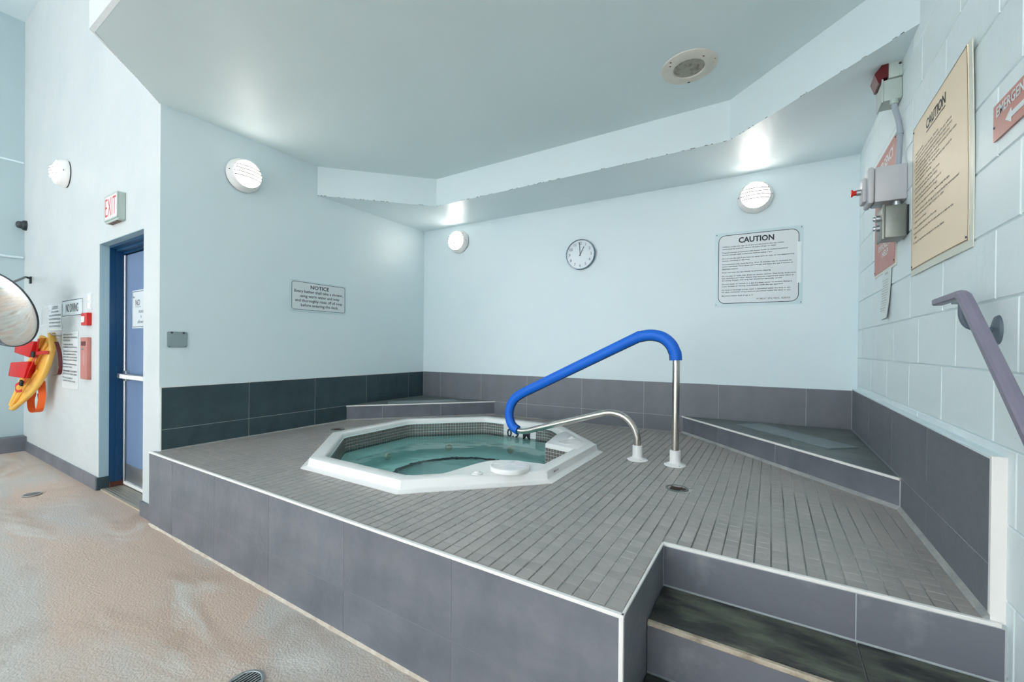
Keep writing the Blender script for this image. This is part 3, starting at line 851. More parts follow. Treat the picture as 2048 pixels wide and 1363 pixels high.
def knob(parent, x, y, r, h):
    bm = lathe(bmesh.new(), [(r, 0), (r, h*0.5), (r*0.8, h*0.8), (r*0.6, h*0.8), (r*0.55, h*1.4), (r*0.3, h*1.6), (0, h*1.6)], 24)
    o = obj('air_knob', bm, M_acrylic, parent, smooth=True); o.location = (x, y, ZT+0.001)
knob(sh1, -1.405, 1.918, 0.031, 0.011)
lid(sh2, -1.285, 2.945, 0.095, 0.003, ribs=False)
knob(sh2, -1.335, 3.09, 0.026, 0.008)
# depth marker plate on the far inner wall
xm = SC.x+0.15
mk = tobj('depth_marker', bx(-2.23, -1.87, SC.y+0.884, SC.y+0.8895, 0.410, ZT-0.041, 0.001), M_white)
tm = text_mesh('0.9 M', w=0.26, h=0.085, x=0, y=0, bold=0.03); tm.name = 'depth_figures'; tm.materials.append(M_inkb)
o = bpy.data.objects.new('depth_figures', tm); COL.objects.link(o); o.parent = mk; o.matrix_local = frame((-2.06, SC.y+0.8825, 0.506), (1, 0, 0))
# footwell ring trim, jets
bm = bmesh.new()
pts = []; rr = []
for i in range(90):
    a = math.radians(60+ 205*i/89)
    w = 0.02*noise.noise(Vector((i*0.35, 0, 1)))+0.012*noise.noise(Vector((i*0.9, 2, 1)))
    pts.append((SC.x-0.02+(0.56+w)*math.cos(a), SC.y+0.05+(0.56+w)*math.sin(a), 0.262)); rr.append(0.007+0.009*abs(noise.noise(Vector((i*0.5, 5, 1))))+0.012*(i/89)**2)
tube(bm, pts, rr, 8)
tobj('footwell_edge', bm, mat('dark_green_rubber', srgb(24, 58, 62), 0.5), smooth=True)
for k in (1, 2, 3, 4, 5, 6):
    a = k*PI/4+PI/8*0
    jx, jy = SC.x+0.786*math.cos(a), SC.y+0.786*math.sin(a)
    bm = lathe(bmesh.new(), [(0.0, 0.006), (0.014, 0.010), (0.03, 0.010), (0.036, 0.0)], 20)
    bm.transform(frame((jx, jy, 0.325), (math.sin(a), -math.cos(a), 0)))
    tobj('jet', bm, mat('jet_plastic', srgb(196, 206, 186), 0.4) if k == 1 else bpy.data.materials['jet_plastic'], smooth=True)
# drain
bm = lathe(bmesh.new(), [(0, 0.02), (0.07, 0.015), (0.10, 0.0)], 28); bm.transform(Matrix.Translation((SC.x+0.1, SC.y+0.05, 0.10)))
tobj('main_drain', bm, bpy.data.materials['jet_plastic'], smooth=True)
# nameplate ghost on rim side
tn = text_mesh('MAAX', w=0.07, h=0.013, x=0, y=0, bold=0.02); tn.name = 'rim_mark'; tn.materials.append(mat('worn_grey_print', srgb(150, 150, 144), 0.6))
o = bpy.data.objects.new('rim_mark', tn); COL.objects.link(o); o.parent = tub
o.matrix_local = TI @ frame((SC.x+0.9965, 2.30, 0.567), (0, 1, 0), (0, 0, 1)) 

# water
bm = bmesh.new()
vs = [bm.verts.new((x, y, 0.437)) for x, y in octo(0.888, 0.12, 6)]
bm.faces.new(vs)
wt = obj('water', bm, M_water); wt['label'] = 'clear teal spa water filling the white octagonal tub'; wt['category'] = 'water'; wt['kind'] = 'stuff'

# ------------------------------------------------------------ deck drains, floor drains
def drain(name, x, y, z, r, label, m_in, slots=True, group=None):
    t_ = thing(name, label, 'drain', Matrix.Translation((x, y, z)), group)
    obj('drain_ring', lathe(bmesh.new(), [(r*0.82, -0.004), (r*0.82, 0.001), (r*0.86, 0.003), (r, 0.002), (r, -0.004)], 32), M_alum if slots else M_chip, t_, True)
    obj('drain_well', lathe(bmesh.new(), [(r*0.84, 0.0), (r*0.84, -0.003), (0, -0.0035)], 32), m_in, t_, True)
    bm = bmesh.new()
    if slots:
        for k in range(-4, 5):
            xx = k*r*0.19; h = math.sqrt(max(0, (r*0.82)**2-xx*xx))
            if h > 0.004: box(bm, xx-r*0.045, xx+r*0.045, -h, h, -0.003, 0.0012)
    else:
        for k in range(26):
            a = random.uniform(0, 2*PI); q = random.uniform(0.1, 0.75)*r
            box(bm, q*math.cos(a)-0.003, q*math.cos(a)+0.003, q*math.sin(a)-0.003, q*math.sin(a)+0.003, -0.003, random.uniform(-0.002, 0.0))
    obj('grate', bm, M_alum if slots else M_rust, t_)
    return t_
drain('deck_drain', -0.437, 2.477, ZP+0.0005, 0.060, 'rusty dark round drain in the mosaic deck before the blue rail', M_dark, False)
drain('deck_drain', -3.415, 2.473, ZP+0.0005, 0.060, 'dark round drain between the tub and the left wall tiles', M_dark, False)
drain('floor_drain', -1.700, 0.835, 0.006, 0.066, 'round slotted drain in the beige floor close to the platform front', M_dark)
drain('floor_drain', -5.36, 0.91, 0.006, 0.060, 'stained round drain in the beige floor near the blue door', M_rust)

# ------------------------------------------------------------ tub handrail
hr_ = thing('grab_rail', 'stainless entry rail with a blue foam sleeve curving over the hot tub', 'rail', Matrix.Translation((-0.66, 2.96, ZP)))
Y0 = 2.96
P_ = [(-0.536, Y0, 0.53), (-0.536, Y0, 0.9), (-0.5365, Y0, 1.222), (-0.548, Y0, 1.285), (-0.575, Y0, 1.335), (-0.626, Y0, 1.376), (-0.700, Y0, 1.392), (-0.780, Y0, 1.380), (-0.860, Y0, 1.345)]
P2_ = [(-1.60, Y0, 0.985), (-1.695, Y0, 0.938), (-1.775, Y0, 0.890), (-1.825, Y0, 0.825), (-1.843, Y0, 0.745), (-1.825, Y0, 0.672), (-1.785, Y0, 0.632), (-1.725, Y0, 0.617), (-1.645, Y0, 0.632), (-1.56, Y0, 0.660)]
P3_ = [(-1.12, Y0, 0.797), (-1.05, Y0, 0.818), (-0.985, Y0, 0.832), (-0.92, Y0, 0.826), (-0.865, Y0, 0.802), (-0.820, Y0, 0.755), (-0.795, Y0, 0.700), (-0.786, Y0, 0.64), (-0.785, Y0, 0.53)]
full = catmull(P_+P2_+P3_, 6)
RI = Matrix.Translation((0.66, -2.96, -ZP))
o = obj('rail_tube', tube(bmesh.new(), full, 0.0235, 20), M_steel, hr_, True); o.matrix_local = RI
i0 = min(range(len(full)), key=lambda i: (full[i]-Vector((-0.5365, Y0, 1.225))).length)
i1 = min(range(len(full)), key=lambda i: (full[i]-Vector((-1.760, Y0, 0.622))).length)
o = obj('foam_sleeve', tube(bmesh.new(), full[i0:i1+1], 0.0375, 20), M_blue, hr_, True); o.matrix_local = RI
# seam along the underside of the sleeve
sm = []
for i in range(i0, i1+1):
    t_ = (full[min(i+1, i1)]-full[max(i-1, i0)]).normalized(); n_ = Vector((t_.z, 0, -t_.x))
    sm.append(full[i]-n_*0.0365+Vector((0, -0.008, 0)))
sm2 = [full[i0+k]+ (sm[k]-full[i0+k]) for k in range(len(sm))]
o = obj('sleeve_seam', tube(bmesh.new(), sm2, 0.0045, 6), mat('seam_dark_blue', srgb(14, 26, 60), 0.7), hr_); o.matrix_local = RI
for xx in (-0.536, -0.785):
    bm = lathe(bmesh.new(), [(0.0, 0.002), (0.070, 0.0), (0.070, 0.004), (0.062, 0.009), (0.046, 0.013), (0.037, 0.020), (0.034, 0.030), (0.034, 0.098), (0.030, 0.102), (0.022, 0.102)], 32)
    bm.transform(Matrix.Translation((xx, Y0, ZP)))
    e_ = obj('escutcheon', bm, M_white, hr_, True); e_.matrix_local = RI
    for k in range(3):
        a = k*2*PI/3-0.9
        s_ = obj('screw', lathe(bmesh.new(), [(0, 0.004), (0.005, 0.003), (0.006, 0)], 10), M_steel, e_); s_.location = (xx+0.055*math.cos(a), Y0+0.055*math.sin(a), ZP+0.008)

# ------------------------------------------------------------ bulkhead lights
def bulkhead(mw, label, group='round bulkhead wall lights', tilt=0.0):
    t_ = thing('wall_light', label, 'lamp', mw @ Matrix.Rotation(tilt, 4, 'Z'), group)
    R_ = 0.135
    obj('gasket', lathe(bmesh.new(), [(0, 0.0), (R_*0.97, 0.0), (R_*0.97, 0.010), (0, 0.010)], 48), M_gold, t_, True)
    obj('housing', lathe(bmesh.new(), [(R_*0.96, 0.006), (R_, 0.010), (R_, 0.022), (R_*0.985, 0.030), (R_*0.90, 0.062), (R_*0.84, 0.078), (R_*0.80, 0.082), (R_*0.785, 0.076), (R_*0.78, 0.050), (0, 0.050)], 48), M_white, t_, True)
    obj('lens', lathe(bmesh.new(), [(R_*0.78, 0.060), (R_*0.775, 0.074), (R_*0.70, 0.088), (R_*0.5, 0.099), (R_*0.25, 0.105), (0, 0.107)], 48), M_lens, t_, True)
    for yy in (0.048, 0.020, -0.008, -0.036):
        pts = []
        hw = math.sqrt((R_*0.80)**2-yy*yy)
        for i in range(17):
            x = -hw+2*hw*i/16; q = math.sqrt(x*x+yy*yy)/(R_*0.80)
            pts.append((x, yy, 0.082+0.034*(1-q*q)**0.8 if q < 1 else 0.080))
        obj('louvre', ribbon(bmesh.new(), pts, (0, 0.0, 1), 0.022, 0.009), M_louvre, t_)
    for s in (-1, 1):
        q = obj('screw', lathe(bmesh.new(), [(0, 0.004), (0.004, 0.003), (0.005, -0.004)], 8), M_ink, t_); q.location = (s*R_*0.925, 0.0, 0.053)
    return t_
bulkhead(F_LEFT(1.803, 2.700), 'lit round bulkhead light on the alcove left wall, nearest the ceiling edge', tilt=-0.05)
bulkhead(F_BACK(-3.215, 2.560), 'lit round bulkhead light left of the clock on the back wall')
bulkhead(F_BACK(-0.130, 2.605), 'lit round bulkhead light above the caution notice on the back wall')
bulkhead(F_DOOR(-6.02, 2.985), 'lit round bulkhead light on the door wall above the safety signs')

# ------------------------------------------------------------ clock
ck = thing('wall_clock', 'round white wall clock with grey rim reading one o\'clock', 'clock', F_BACK(-1.687, 2.262))
R_ = 0.155
obj('clock_rim', lathe(bmesh.new(), [(R_*0.97, 0.0), (R_, 0.004), (R_, 0.034), (R_*0.985, 0.040), (R_*0.955, 0.040), (R_*0.94, 0.032), (R_*0.94, 0.026)], 56), M_clockrim, ck, True)
obj('clock_face', lathe(bmesh.new(), [(R_*0.95, 0.0), (R_*0.95, 0.027), (0, 0.027)], 56), M_face, ck, True)
for k in range(1, 13):
    a = PI/2-k*PI/6; rr_ = R_*0.74
    me = text_mesh(str(k), h=0.028); me.name = 'numeral'; me.materials.append(M_ink)
    o = bpy.data.objects.new('numeral', me); COL.objects.link(o); o.parent = ck; o.location = (rr_*math.cos(a), rr_*math.sin(a)+0.014, 0.0285)
def hand(name, ang, l, w):
    bm = bx(-w/2, w/2, -0.018, l, 0.030, 0.0315); bm.transform(Matrix.Rotation(-ang, 4, 'Z')); obj(name, bm, M_inkb, ck)
hand('minute_hand', math.radians(-4), 0.125, 0.005); hand('hour_hand', math.radians(28), 0.088, 0.006)

# ------------------------------------------------------------ signs
# NOTICE (left wall)
s = thing('notice_sign', 'small bordered NOTICE sign about showering on the alcove left wall', 'sign', F_LEFT(2.510, 1.762))
obj('board', plate(0.595, 0.288, 0.010, 0, 0.003), M_laminate, s)
obj('border', ringplate(0.568, 0.262, 0.022, 0.004, 0.003, 0.0036), M_inkb, s)
obj('face', plate(0.560, 0.254, 0.018, 0.0028, 0.0032), M_signw, s)
text_line(s, 'heading', 'NOTICE', M_inkb, 0.0040, w=0.195, h=0.037, y=0.108, bold=0.02)
for i, (l, w) in enumerate((('Every bather shall take a shower,', 0.515), ('using warm water and soap', 0.42), ('and thoroughly rinse off all soap', 0.50), ('before entering the deck.', 0.40))):
    text_line(s, 'lettering', l, M_inkb, 0.0040, w=w, h=0.036, x=0.005 if i % 2 else 0, y=0.058-0.043*i, bold=0.012)
# CAUTION (back wall)
s = thing('caution_sign', 'large laminated CAUTION spa rules notice on the back wall right of the clock', 'sign', F_BACK(-0.108, 2.004))
obj('laminate', plate(0.655, 0.650, 0.004, 0, 0.003), M_laminate, s)
obj('face', plate(0.595, 0.600, 0.05, 0.003, 0.0038), M_signw, s)
obj('border', ringplate(0.600, 0.605, 0.055, 0.005, 0.003, 0.0045), M_ink, s)
text_line(s, 'heading', 'CAUTION', M_inkb, 0.0050, w=0.265, h=0.050, x=-0.01, y=0.274, bold=0.03)
body = ["Children under the age of 12 are not allowed in the spa unless", "supervised by a person who is 16 years of age or older.", None,
        "Pregnant women and persons with known health or medical conditions", "should consult with a physician before using a spa.", None,
        "Do not use the spa if you have an open sore or rash, or are experiencing", "nausea, vomiting or diarrhea.", None,
        "Overexposure may cause fainting. 10 to 15 minutes may be excessive for", "some individuals. Cool down periodically and leave the spa if nausea or", "dizziness occurs.", None,
        "Enter and exit the spa slowly to prevent slipping.", None,
        "Do not play or swim near drains or suction devices. Your body, body parts,", "hair, jewellery and other objects may become trapped and cause injury or", "drowning. People with long hair should be especially careful.", None,
        "Do not enter or remain in a spa if a drain cover or suction fitting is", "loose, broken or missing. Immediately notify the spa operator.", None,
        "No food or beverage except water is permitted within the deck or spa.", "No glass containers of any kind are permitted within the deck or spa.", None,
        "Maximum bather load of spa is: 8"]
y = 0.205
for l in body:
    if l is None: y -= 0.0125; continue
    text_line(s, 'lettering', l, M_ink, 0.0050, w=0.0071*len(l)*1.05, h=0.0142, x=-0.270, y=y, align='L', bold=0.01)
    y -= 0.0196
text_line(s, 'lettering', 'PUBLIC SPA REG. 428/05', M_ink, 0.0050, w=0.24, h=0.014, x=0.12, y=-0.262)
screws(s, [(-0.315, 0.310), (0.315, 0.310), (-0.315, -0.310), (0.315, -0.310)], 0.003)
obj('tape', plate(0.028, 0.34, 0.001, 0.0046, 0.0052), mat('glossy_tape', srgb(232, 240, 242), 0.05, bump=0.3, bscale=20), s).location = (0.300, 0.02, 0)

# cream caution board (right wall)
def bowed(w, h, th, bow, n=12):
    bm = bmesh.new(); A_, B_ = [], []
    for i in range(n+1):
        row, rowb = [], []
        for j in range(n+1):
            u = i/n; v_ = j/n
            z = bow*(4*u*(1-u))*0.4 + bow*(u**3)*(v_**2)*0.9
            row.append(bm.verts.new(((u-0.5)*w, (v_-0.5)*h, z+th))); rowb.append(bm.verts.new(((u-0.5)*w, (v_-0.5)*h, z)))
        A_.append(row); B_.append(rowb)
    for i in range(n):
        for j in range(n):
            bm.faces.new((A_[i][j], A_[i+1][j], A_[i+1][j+1], A_[i][j+1])); bm.faces.new((B_[i][j+1], B_[i+1][j+1], B_[i+1][j], B_[i][j]))
    for i in range(n):
        bm.faces.new((A_[i][0], B_[i][0], B_[i+1][0], A_[i+1][0])); bm.faces.new((A_[i+1][n], B_[i+1][n], B_[i][n], A_[i][n]))
        bm.faces.new((A_[0][i+1], B_[0][i+1], B_[0][i], A_[0][i])); bm.faces.new((A_[n][i], B_[n][i], B_[n][i+1], A_[n][i+1]))
    return bm
def bow_z(x, y, w=0.690, h=0.672, bow=0.012):
    u = min(1, max(0, (x+0.010)/w+0.5)); v_ = min(1, max(0, (y-0.012)/h+0.5))
    return 0.002+0.003+bow*(4*u*(1-u))*0.4+bow*(u**3)*(v_**2)*0.9
def conform(o, extra=0.0009, z=True):
    for v_ in o.data.vertices:
        v_.co.z = bow_z(v_.co.x, v_.co.y)+extra
    o.location.z = 0
    return o
s = thing('caution_board', 'large cream CAUTION board bowed off the right block wall', 'sign', F_RIGHT(2.385, 2.008, 0.001) @ Matrix.Rotation(math.radians(-0.4), 4, 'Z'))
obj('backing', bowed(0.735, 0.705, 0.003, 0.012), M_creamb, s, True)
obj('face', bowed(0.690, 0.672, 0.003, 0.012), M_cream, s, True).location = (-0.010, 0.012, 0.002)

conform(text_line(s, 'heading', 'CAUTION', M_inkb, 0.0165, w=0.25, h=0.044, x=-0.01, y=0.300, bold=0.02))
def flatgrid(x0, x1, y0, y1, n):
    bm = bmesh.new(); prev = None
    for i in range(n+1):
        t = i/n
        if x1-x0 > y1-y0: cur = [bm.verts.new((x0+(x1-x0)*t, y0, 0)), bm.verts.new((x0+(x1-x0)*t, y1, 0))]
        else: cur = [bm.verts.new((x1, y0+(y1-y0)*t, 0)), bm.verts.new((x0, y0+(y1-y0)*t, 0))]
        if prev: bm.faces.new((prev[0], cur[0], cur[1], prev[1]))
        prev = cur
    return bm
conform(obj('underline', flatgrid(-0.13, 0.115, 0.244, 0.248, 8), M_inkb, s))
for (a_, b_, c_1, d_) in ((-0.354, 0.334, 0.3435, 0.3465), (-0.354, 0.334, -0.3225, -0.3195), (-0.354, -0.351, -0.32, 0.345), (0.331, 0.334, -0.32, 0.345)):
    conform(obj('border', flatgrid(a_, b_, c_1, d_, 12), M_brownink, s))
cb = ["1. Pregnant women", "   and persons with heart disease, diabetes,", "   high or low blood pressure should not enter the spa without", "   prior medical consultation and permission from their doctor.", "2. Do not use the spa while under the influence of alcohol,",
      "   tranquilizers, or other drugs that cause drowsiness or that raise", "   or lower blood pressure.  Do not use alone.", "   Observe reasonable time limits, long exposure may result in", "   nausea, dizziness or fainting.", None,
      "3. Overexposure may cause fainting. Cool down", "   periodically and leave the spa if dizzy.", None, "4. Avoid using the spa if you have open sores or", "   under the influence of alcohol or drugs.", None, "5. Cool down after vigorous activity, before using the spa.", None,
      "6. Children in the spa under the age of 12 years should be accompanied", "   and supervised by a person aged 16 years or older.", None, "7. Enter and exit slowly.", None, "8. Keep breakable objects out of the area.", None,
      "9. Avoid using the spa if you have an open sore or a rash on the", "   skin.", None, "10. Long hair may become entrapped in the spa drains."]
y = 0.214
for l in cb:
    if l is None: y -= 0.0085; continue
    lt = text_line(s, 'lettering', l.strip(), M_brownink, 0.0165, w=0.0081*len(l.strip()), h=0.0125, x=-0.315+(0.018 if l.startswith('   ') else 0), y=y, align='L', bold=0.01); conform(lt)
    y -= 0.0172
screws(s, [(-0.34, 0.33), (-0.34, -0.31), (0.32, 0.33), (0.32, -0.31)], 0.006, 0.005)

# red emergency procedure sign behind the stop boxes
s = thing('emergency_sign', 'faded red emergency sign behind the grey stop boxes on the block wall', 'sign', F_RIGHT(3.325, 2.135, 0.001))
obj('backing', plate(0.545, 0.735, 0.004, 0, 0.004), M_creamb, s)
obj('board', plate(0.530, 0.712, 0.004, 0.004, 0.006), M_redsign, s).location = (0, 0.004, 0)
text_line(s, 'lettering', 'EMERGENCY', M_paper, 0.0065, w=0.42, h=0.06, x=0, y=0.32, bold=0.02)
text_line(s, 'lettering', 'STOP', M_paper, 0.0065, w=0.2, h=0.05, x=0, y=0.22, bold=0.02)
text_line(s, 'lettering', 'AUDIBLE AND', M_paper, 0.0065, w=0.34, h=0.03, x=0, y=-0.02, bold=0.02)
for i, (l, w) in enumerate((('VISUAL SIGNAL', 0.34), ('IF POWER IS', 0.30), ('OFF CALL FOR', 0.36), ('HELP', 0.16))):
    text_line(s, 'lettering', l, M_paper, 0.0065, w=w, h=0.036, x=0.03, y=-0.09-0.048*i, bold=0.02)
screws(s, [(-0.25, 0.34), (0.25, 0.34), (-0.25, -0.335), (0.25, -0.335)], 0.0065, 0.006)
# emergency phone sign at the right edge
s = thing('emergency_phone_sign', 'faded red EMERGENCY sign with a white arrow at the right edge of the block wall', 'sign', F_RIGHT(1.672, 1.993, 0.002))
obj('board', plate(0.40, 0.108, 0.003, 0, 0.004), M_redsign, s)
text_line(s, 'lettering', 'EMERGENCY PHONE', M_paper, 0.0048, w=0.355, h=0.032, x=0, y=0.044, bold=0.02)
bm = prism(bmesh.new(), [(-0.120, -0.020), (-0.085, 0.000), (-0.085, -0.012), (0.02, -0.012), (0.02, -0.028), (-0.085, -0.028), (-0.085, -0.040)], 0.0042, 0.0050)
obj('arrow', bm, M_paper, s)
screws(s, [(-0.192, -0.012)], 0.004, 0.004)
# curling paper notice
s = thing('paper_notice', 'long curling white paper notice hanging below the red sign', 'paper', F_RIGHT(3.255, 1.632, 0.002))
bm = bmesh.new(); A_ = []
for i in range(5):
    for_row = []
    for j in range(13):
        u = i/4-0.5; v_ = j/12
        sh = (1-v_)**2*0.05
        for_row.append(bm.verts.new((u*0.215-sh*0.6, (v_-0.5)*0.285, 0.002+0.010*(1-v_)**2*(0.4+(u+0.5)))))
    A_.append(for_row)
for i in range(4):
    for j in range(12): bm.faces.new((A_[i][j], A_[i+1][j], A_[i+1][j+1], A_[i][j+1]))
ext = bmesh.ops.extrude_face_region(bm, geom=bm.faces[:])
for v_ in [e for e in ext['geom'] if isinstance(e, bmesh.types.BMVert)]: v_.co.z += 0.0008
obj('sheet', bm, M_paper, s, True)
for i in range(13):
    v_ = 0.80-i*0.052; yy = (v_-0.5)*0.285; z_ = 0.002+0.010*(1-v_)**2*1.4+0.0020
    if i == 0: text_line(s, 'lettering', 'NOTICE', M_ink, z_, w=0.07, h=0.012, x=0, y=0.128)
    w_ = random.choice((0.14, 0.15, 0.16, 0.12))
    text_line(s, 'lettering', ('please shower before entering the pool', 'no running or diving on the deck area', 'children must be with an adult')[i % 3], M_ink, z_+0.002, w=w_, h=0.007, x=-0.01-0.03*(1-v_)**2, y=yy, align='C')

# ------------------------------------------------------------ alarm and emergency-stop boxes (right wall)
s = thing('alarm_strobe', 'maroon wedge strobe and horn on grey-green boxes high on the block wall', 'alarm', Matrix.Translation((XB, 2.98, 2.76)))
def rbox(parent, name, x0, x1, y0, y1, z0, z1, m, bev=0.006, origin=(XB, 2.98, 2.76)):
    o = obj(name, bx(x0, x1, y0, y1, z0, z1, bev), m, parent, True)
    o.location = (-origin[0], -origin[1], -origin[2]); return o
rbox(s, 'upper_box', 0.520, XB, 2.972, 3.085, 2.757, 2.872, M_greenbox)
rbox(s, 'lower_box', 0.499, XB, 2.974, 3.10, 2.638, 2.754, M_greenbox, 0.010)
rbox(s, 'cover', 0.492, 0.501, 2.968, 3.105, 2.632, 2.758, M_greenbox, 0.003)
bm = bmesh.new()
pr = [(0.521, 2.868), (0.500, 2.862), (0.490, 2.83), (0.463, 2.795), (0.480, 2.742), (0.488, 2.738), (0.500, 2.765), (0.521, 2.762)]
a_ = [bm.verts.new((x, 2.970, z)) for x, z in pr]; b_v = [bm.verts.new((x, 3.088, z)) for x, z in pr]
bm.faces.new(a_); bm.faces.new(b_v[::-1])
for i in range(len(pr)): bm.faces.new((a_[i], b_v[i], b_v[(i+1) % len(pr)], a_[(i+1) % len(pr)]))
o = obj('strobe_lens', bm, M_alarm, s); o.location = (-XB, -2.98, -2.76)
q = obj('screw', lathe(bmesh.new(), [(0, 0.003), (0.006, 0.002), (0.007, 0)], 10), M_ink, s); q.matrix_local = Matrix.Translation((-0.012, -0.008, 0.063)) @ Matrix.Rotation(PI/2, 4, 'X')
s = thing('conduit', 'bent grey conduit running down from the alarm to the stop box', 'pipe', Matrix.Translation((0.55, 2.98, 2.45)))
cpt = catmull([(0.545, 2.98, 2.640), (0.547, 2.975, 2.600), (0.556, 2.965, 2.55), (0.564, 2.955, 2.49), (0.565, 2.945, 2.42), (0.562, 2.935, 2.35), (0.558, 2.925, 2.29), (0.556, 2.92, 2.250)], 5)
o = obj('pipe', tube(bmesh.new(), cpt, 0.0125, 14), M_conduit, s, True); o.location = (-0.55, -2.98, -2.45)
o = obj('strap', tube(bmesh.new(), [(0.5645, 2.949, 2.447), (0.5649, 2.947, 2.435)], 0.0165, 14), M_conduit, s, True); o.location = (-0.55, -2.98, -2.45)
o = obj('connector', tube(bmesh.new(), [(0.5445, 2.98, 2.638), (0.546, 2.977, 2.612)], 0.018, 14), M_greenbox, s, True); o.location = (-0.55, -2.98, -2.45)
s = thing('emergency_stop', 'grey emergency stop box with a small red push button', 'switch', Matrix.Translation((XB, 2.85, 2.16)))
OR = (XB, 2.85, 2.16)
rbox(s, 'enclosure', 0.452, XB, 2.852, 2.985, 2.070, 2.252, M_greybox, 0.008, OR)
rbox(s, 'cover', 0.424, 0.450, 2.846, 2.99, 2.066, 2.256, M_greybox, 0.010, OR)
rbox(s, 'shroud', 0.404, 0.426, 2.875, 2.97, 2.085, 2.215, M_greybox, 0.010, OR)
o = obj('collar', tube(bmesh.new(), [(0.408, 2.915, 2.150), (0.385, 2.915, 2.150)], 0.016, 16), M_alum, s, True); o.location = [-c for c in OR]
o = obj('push_button', tube(bmesh.new(), [(0.387, 2.915, 2.150), (0.372, 2.915, 2.150), (0.370, 2.915, 2.150), (0.362, 2.915, 2.150)], [0.013, 0.013, 0.019, 0.019], 16), M_red, s, True); o.location = [-c for c in OR]; o['label'] = 'red mushroom push button'
s = thing('switch_box', 'weathered metal switch box below the emergency stop', 'switch', Matrix.Translation((XB, 2.83, 1.95)))
OR = (XB, 2.83, 1.95)
rbox(s, 'enclosure', 0.489, XB-0.004, 2.826, 2.955, 1.874, 2.040, M_metalbox, 0.008, OR)
rbox(s, 'cover', 0.478, 0.490, 2.820, 2.96, 1.868, 2.046, M_metalbox, 0.004, OR)
rbox(s, 'gasket', XB-0.006, XB, 2.818, 2.96, 1.885, 2.03, M_dark, 0.001, OR)
for zz in (1.990, 1.940):
    o = obj('knob', tube(bmesh.new(), [(0.480, 2.89, zz), (0.462, 2.89, zz), (0.460, 2.89, zz), (0.452, 2.89, zz)], [0.017, 0.017, 0.013, 0.011], 14), M_alum, s, True); o.location = [-c for c in OR]
o = obj('nipple', tube(bmesh.new(), [(0.545, 2.89, 2.036), (0.545, 2.89, 2.072)], 0.017, 14), M_alum, s, True); o.location = [-c for c in OR]

# ------------------------------------------------------------ wall handrail (right)
s = thing('stair_handrail', 'mauve-grey flat stair handrail on the right block wall', 'handrail', Matrix.Translation((XB, 1.85, 1.36)))
OR = Vector((XB, 1.85, 1.36))
bm = bmesh.new()
pts = [Vector((0.500, 2.050, 1.471)), Vector((0.500, 1.835, 1.475)), Vector((0.500, 1.815, 1.468)), Vector((0.500, 1.790, 1.447)), Vector((0.500, 1.458, 1.150)), Vector((0.500, 1.02, 0.758))]
rings = []
hw, ht = 0.0155, 0.008
for i, p in enumerate(pts):
    t_ = (pts[min(i+1, len(pts)-1)]-pts[max(i-1, 0)]).normalized(); u_ = Vector((1, 0, 0)); n_ = t_.cross(u_).normalized()
    if n_.z < 0: n_ = -n_
    sec = [(-hw, -ht), (-hw+0.004, -ht-0.003), (hw-0.004, -ht-0.003), (hw, -ht), (hw, ht), (hw-0.005, ht+0.004), (0, ht+0.006), (-hw+0.005, ht+0.004), (-hw, ht)]
    rings.append([bm.verts.new(p+u_*a+n_*b) for a, b in sec])
for a, b in zip(rings, rings[1:]):
    for k in range(9):
        j = (k+1) % 9; bm.faces.new((a[k], a[j], b[j], b[k]))
bm.faces.new(rings[0][::-1]); bm.faces.new(rings[-1])
o = obj('rail', bm, M_rail, s); o.location = -OR
for (yy, zz) in ((1.835, 1.365), (1.20, 0.80)):
    bm = lathe(bmesh.new(), [(0, 0.014), (0.016, 0.013), (0.030, 0.007), (0.033, 0.0)], 24); 
    for v_ in bm.verts: v_.co.y *= 1.35
    bm.transform(F_RIGHT(yy, zz))
    br = obj('bracket', bm, M_bracket, s, True); br.location = -OR
    ztop = 1.447-(1.79-yy)*0.895-0.016 if yy < 1.79 else 1.452
    c = catmull([(XB-0.004, yy, zz), (0.545, yy, zz+0.002), (0.515, yy, zz+0.012), (0.501, yy, zz+0.04), (0.500, yy, ztop)], 5)
    obj('bracket_arm', tube(bmesh.new(), c, 0.0075, 10), M_bracket, br, True)
    obj('saddle', bx(0.485, 0.515, yy-0.03, yy+0.03, ztop-0.004, ztop+0.002, 0.001), M_bracket, br)

# ------------------------------------------------------------ blank cover plate (left wall)
s = thing('cover_plate', 'blank grey cover plate on the alcove left wall above the dark tiles', 'plate', F_LEFT(1.355, 1.332))
obj('plate', plate(0.123, 0.116, 0.010, 0, 0.006), M_plate, s)
for p in ((-0.035, 0.050), (0.038, 0.050)):
    q = obj('hinge_clip', bx(-0.006, 0.006, -0.006, 0.007, 0.005, 0.010, 0.001), M_ink, s); q.location = (p[0], p[1], 0)
screws(s, [(-0.05, -0.05), (0.05, -0.05)], 0.006, 0.003)

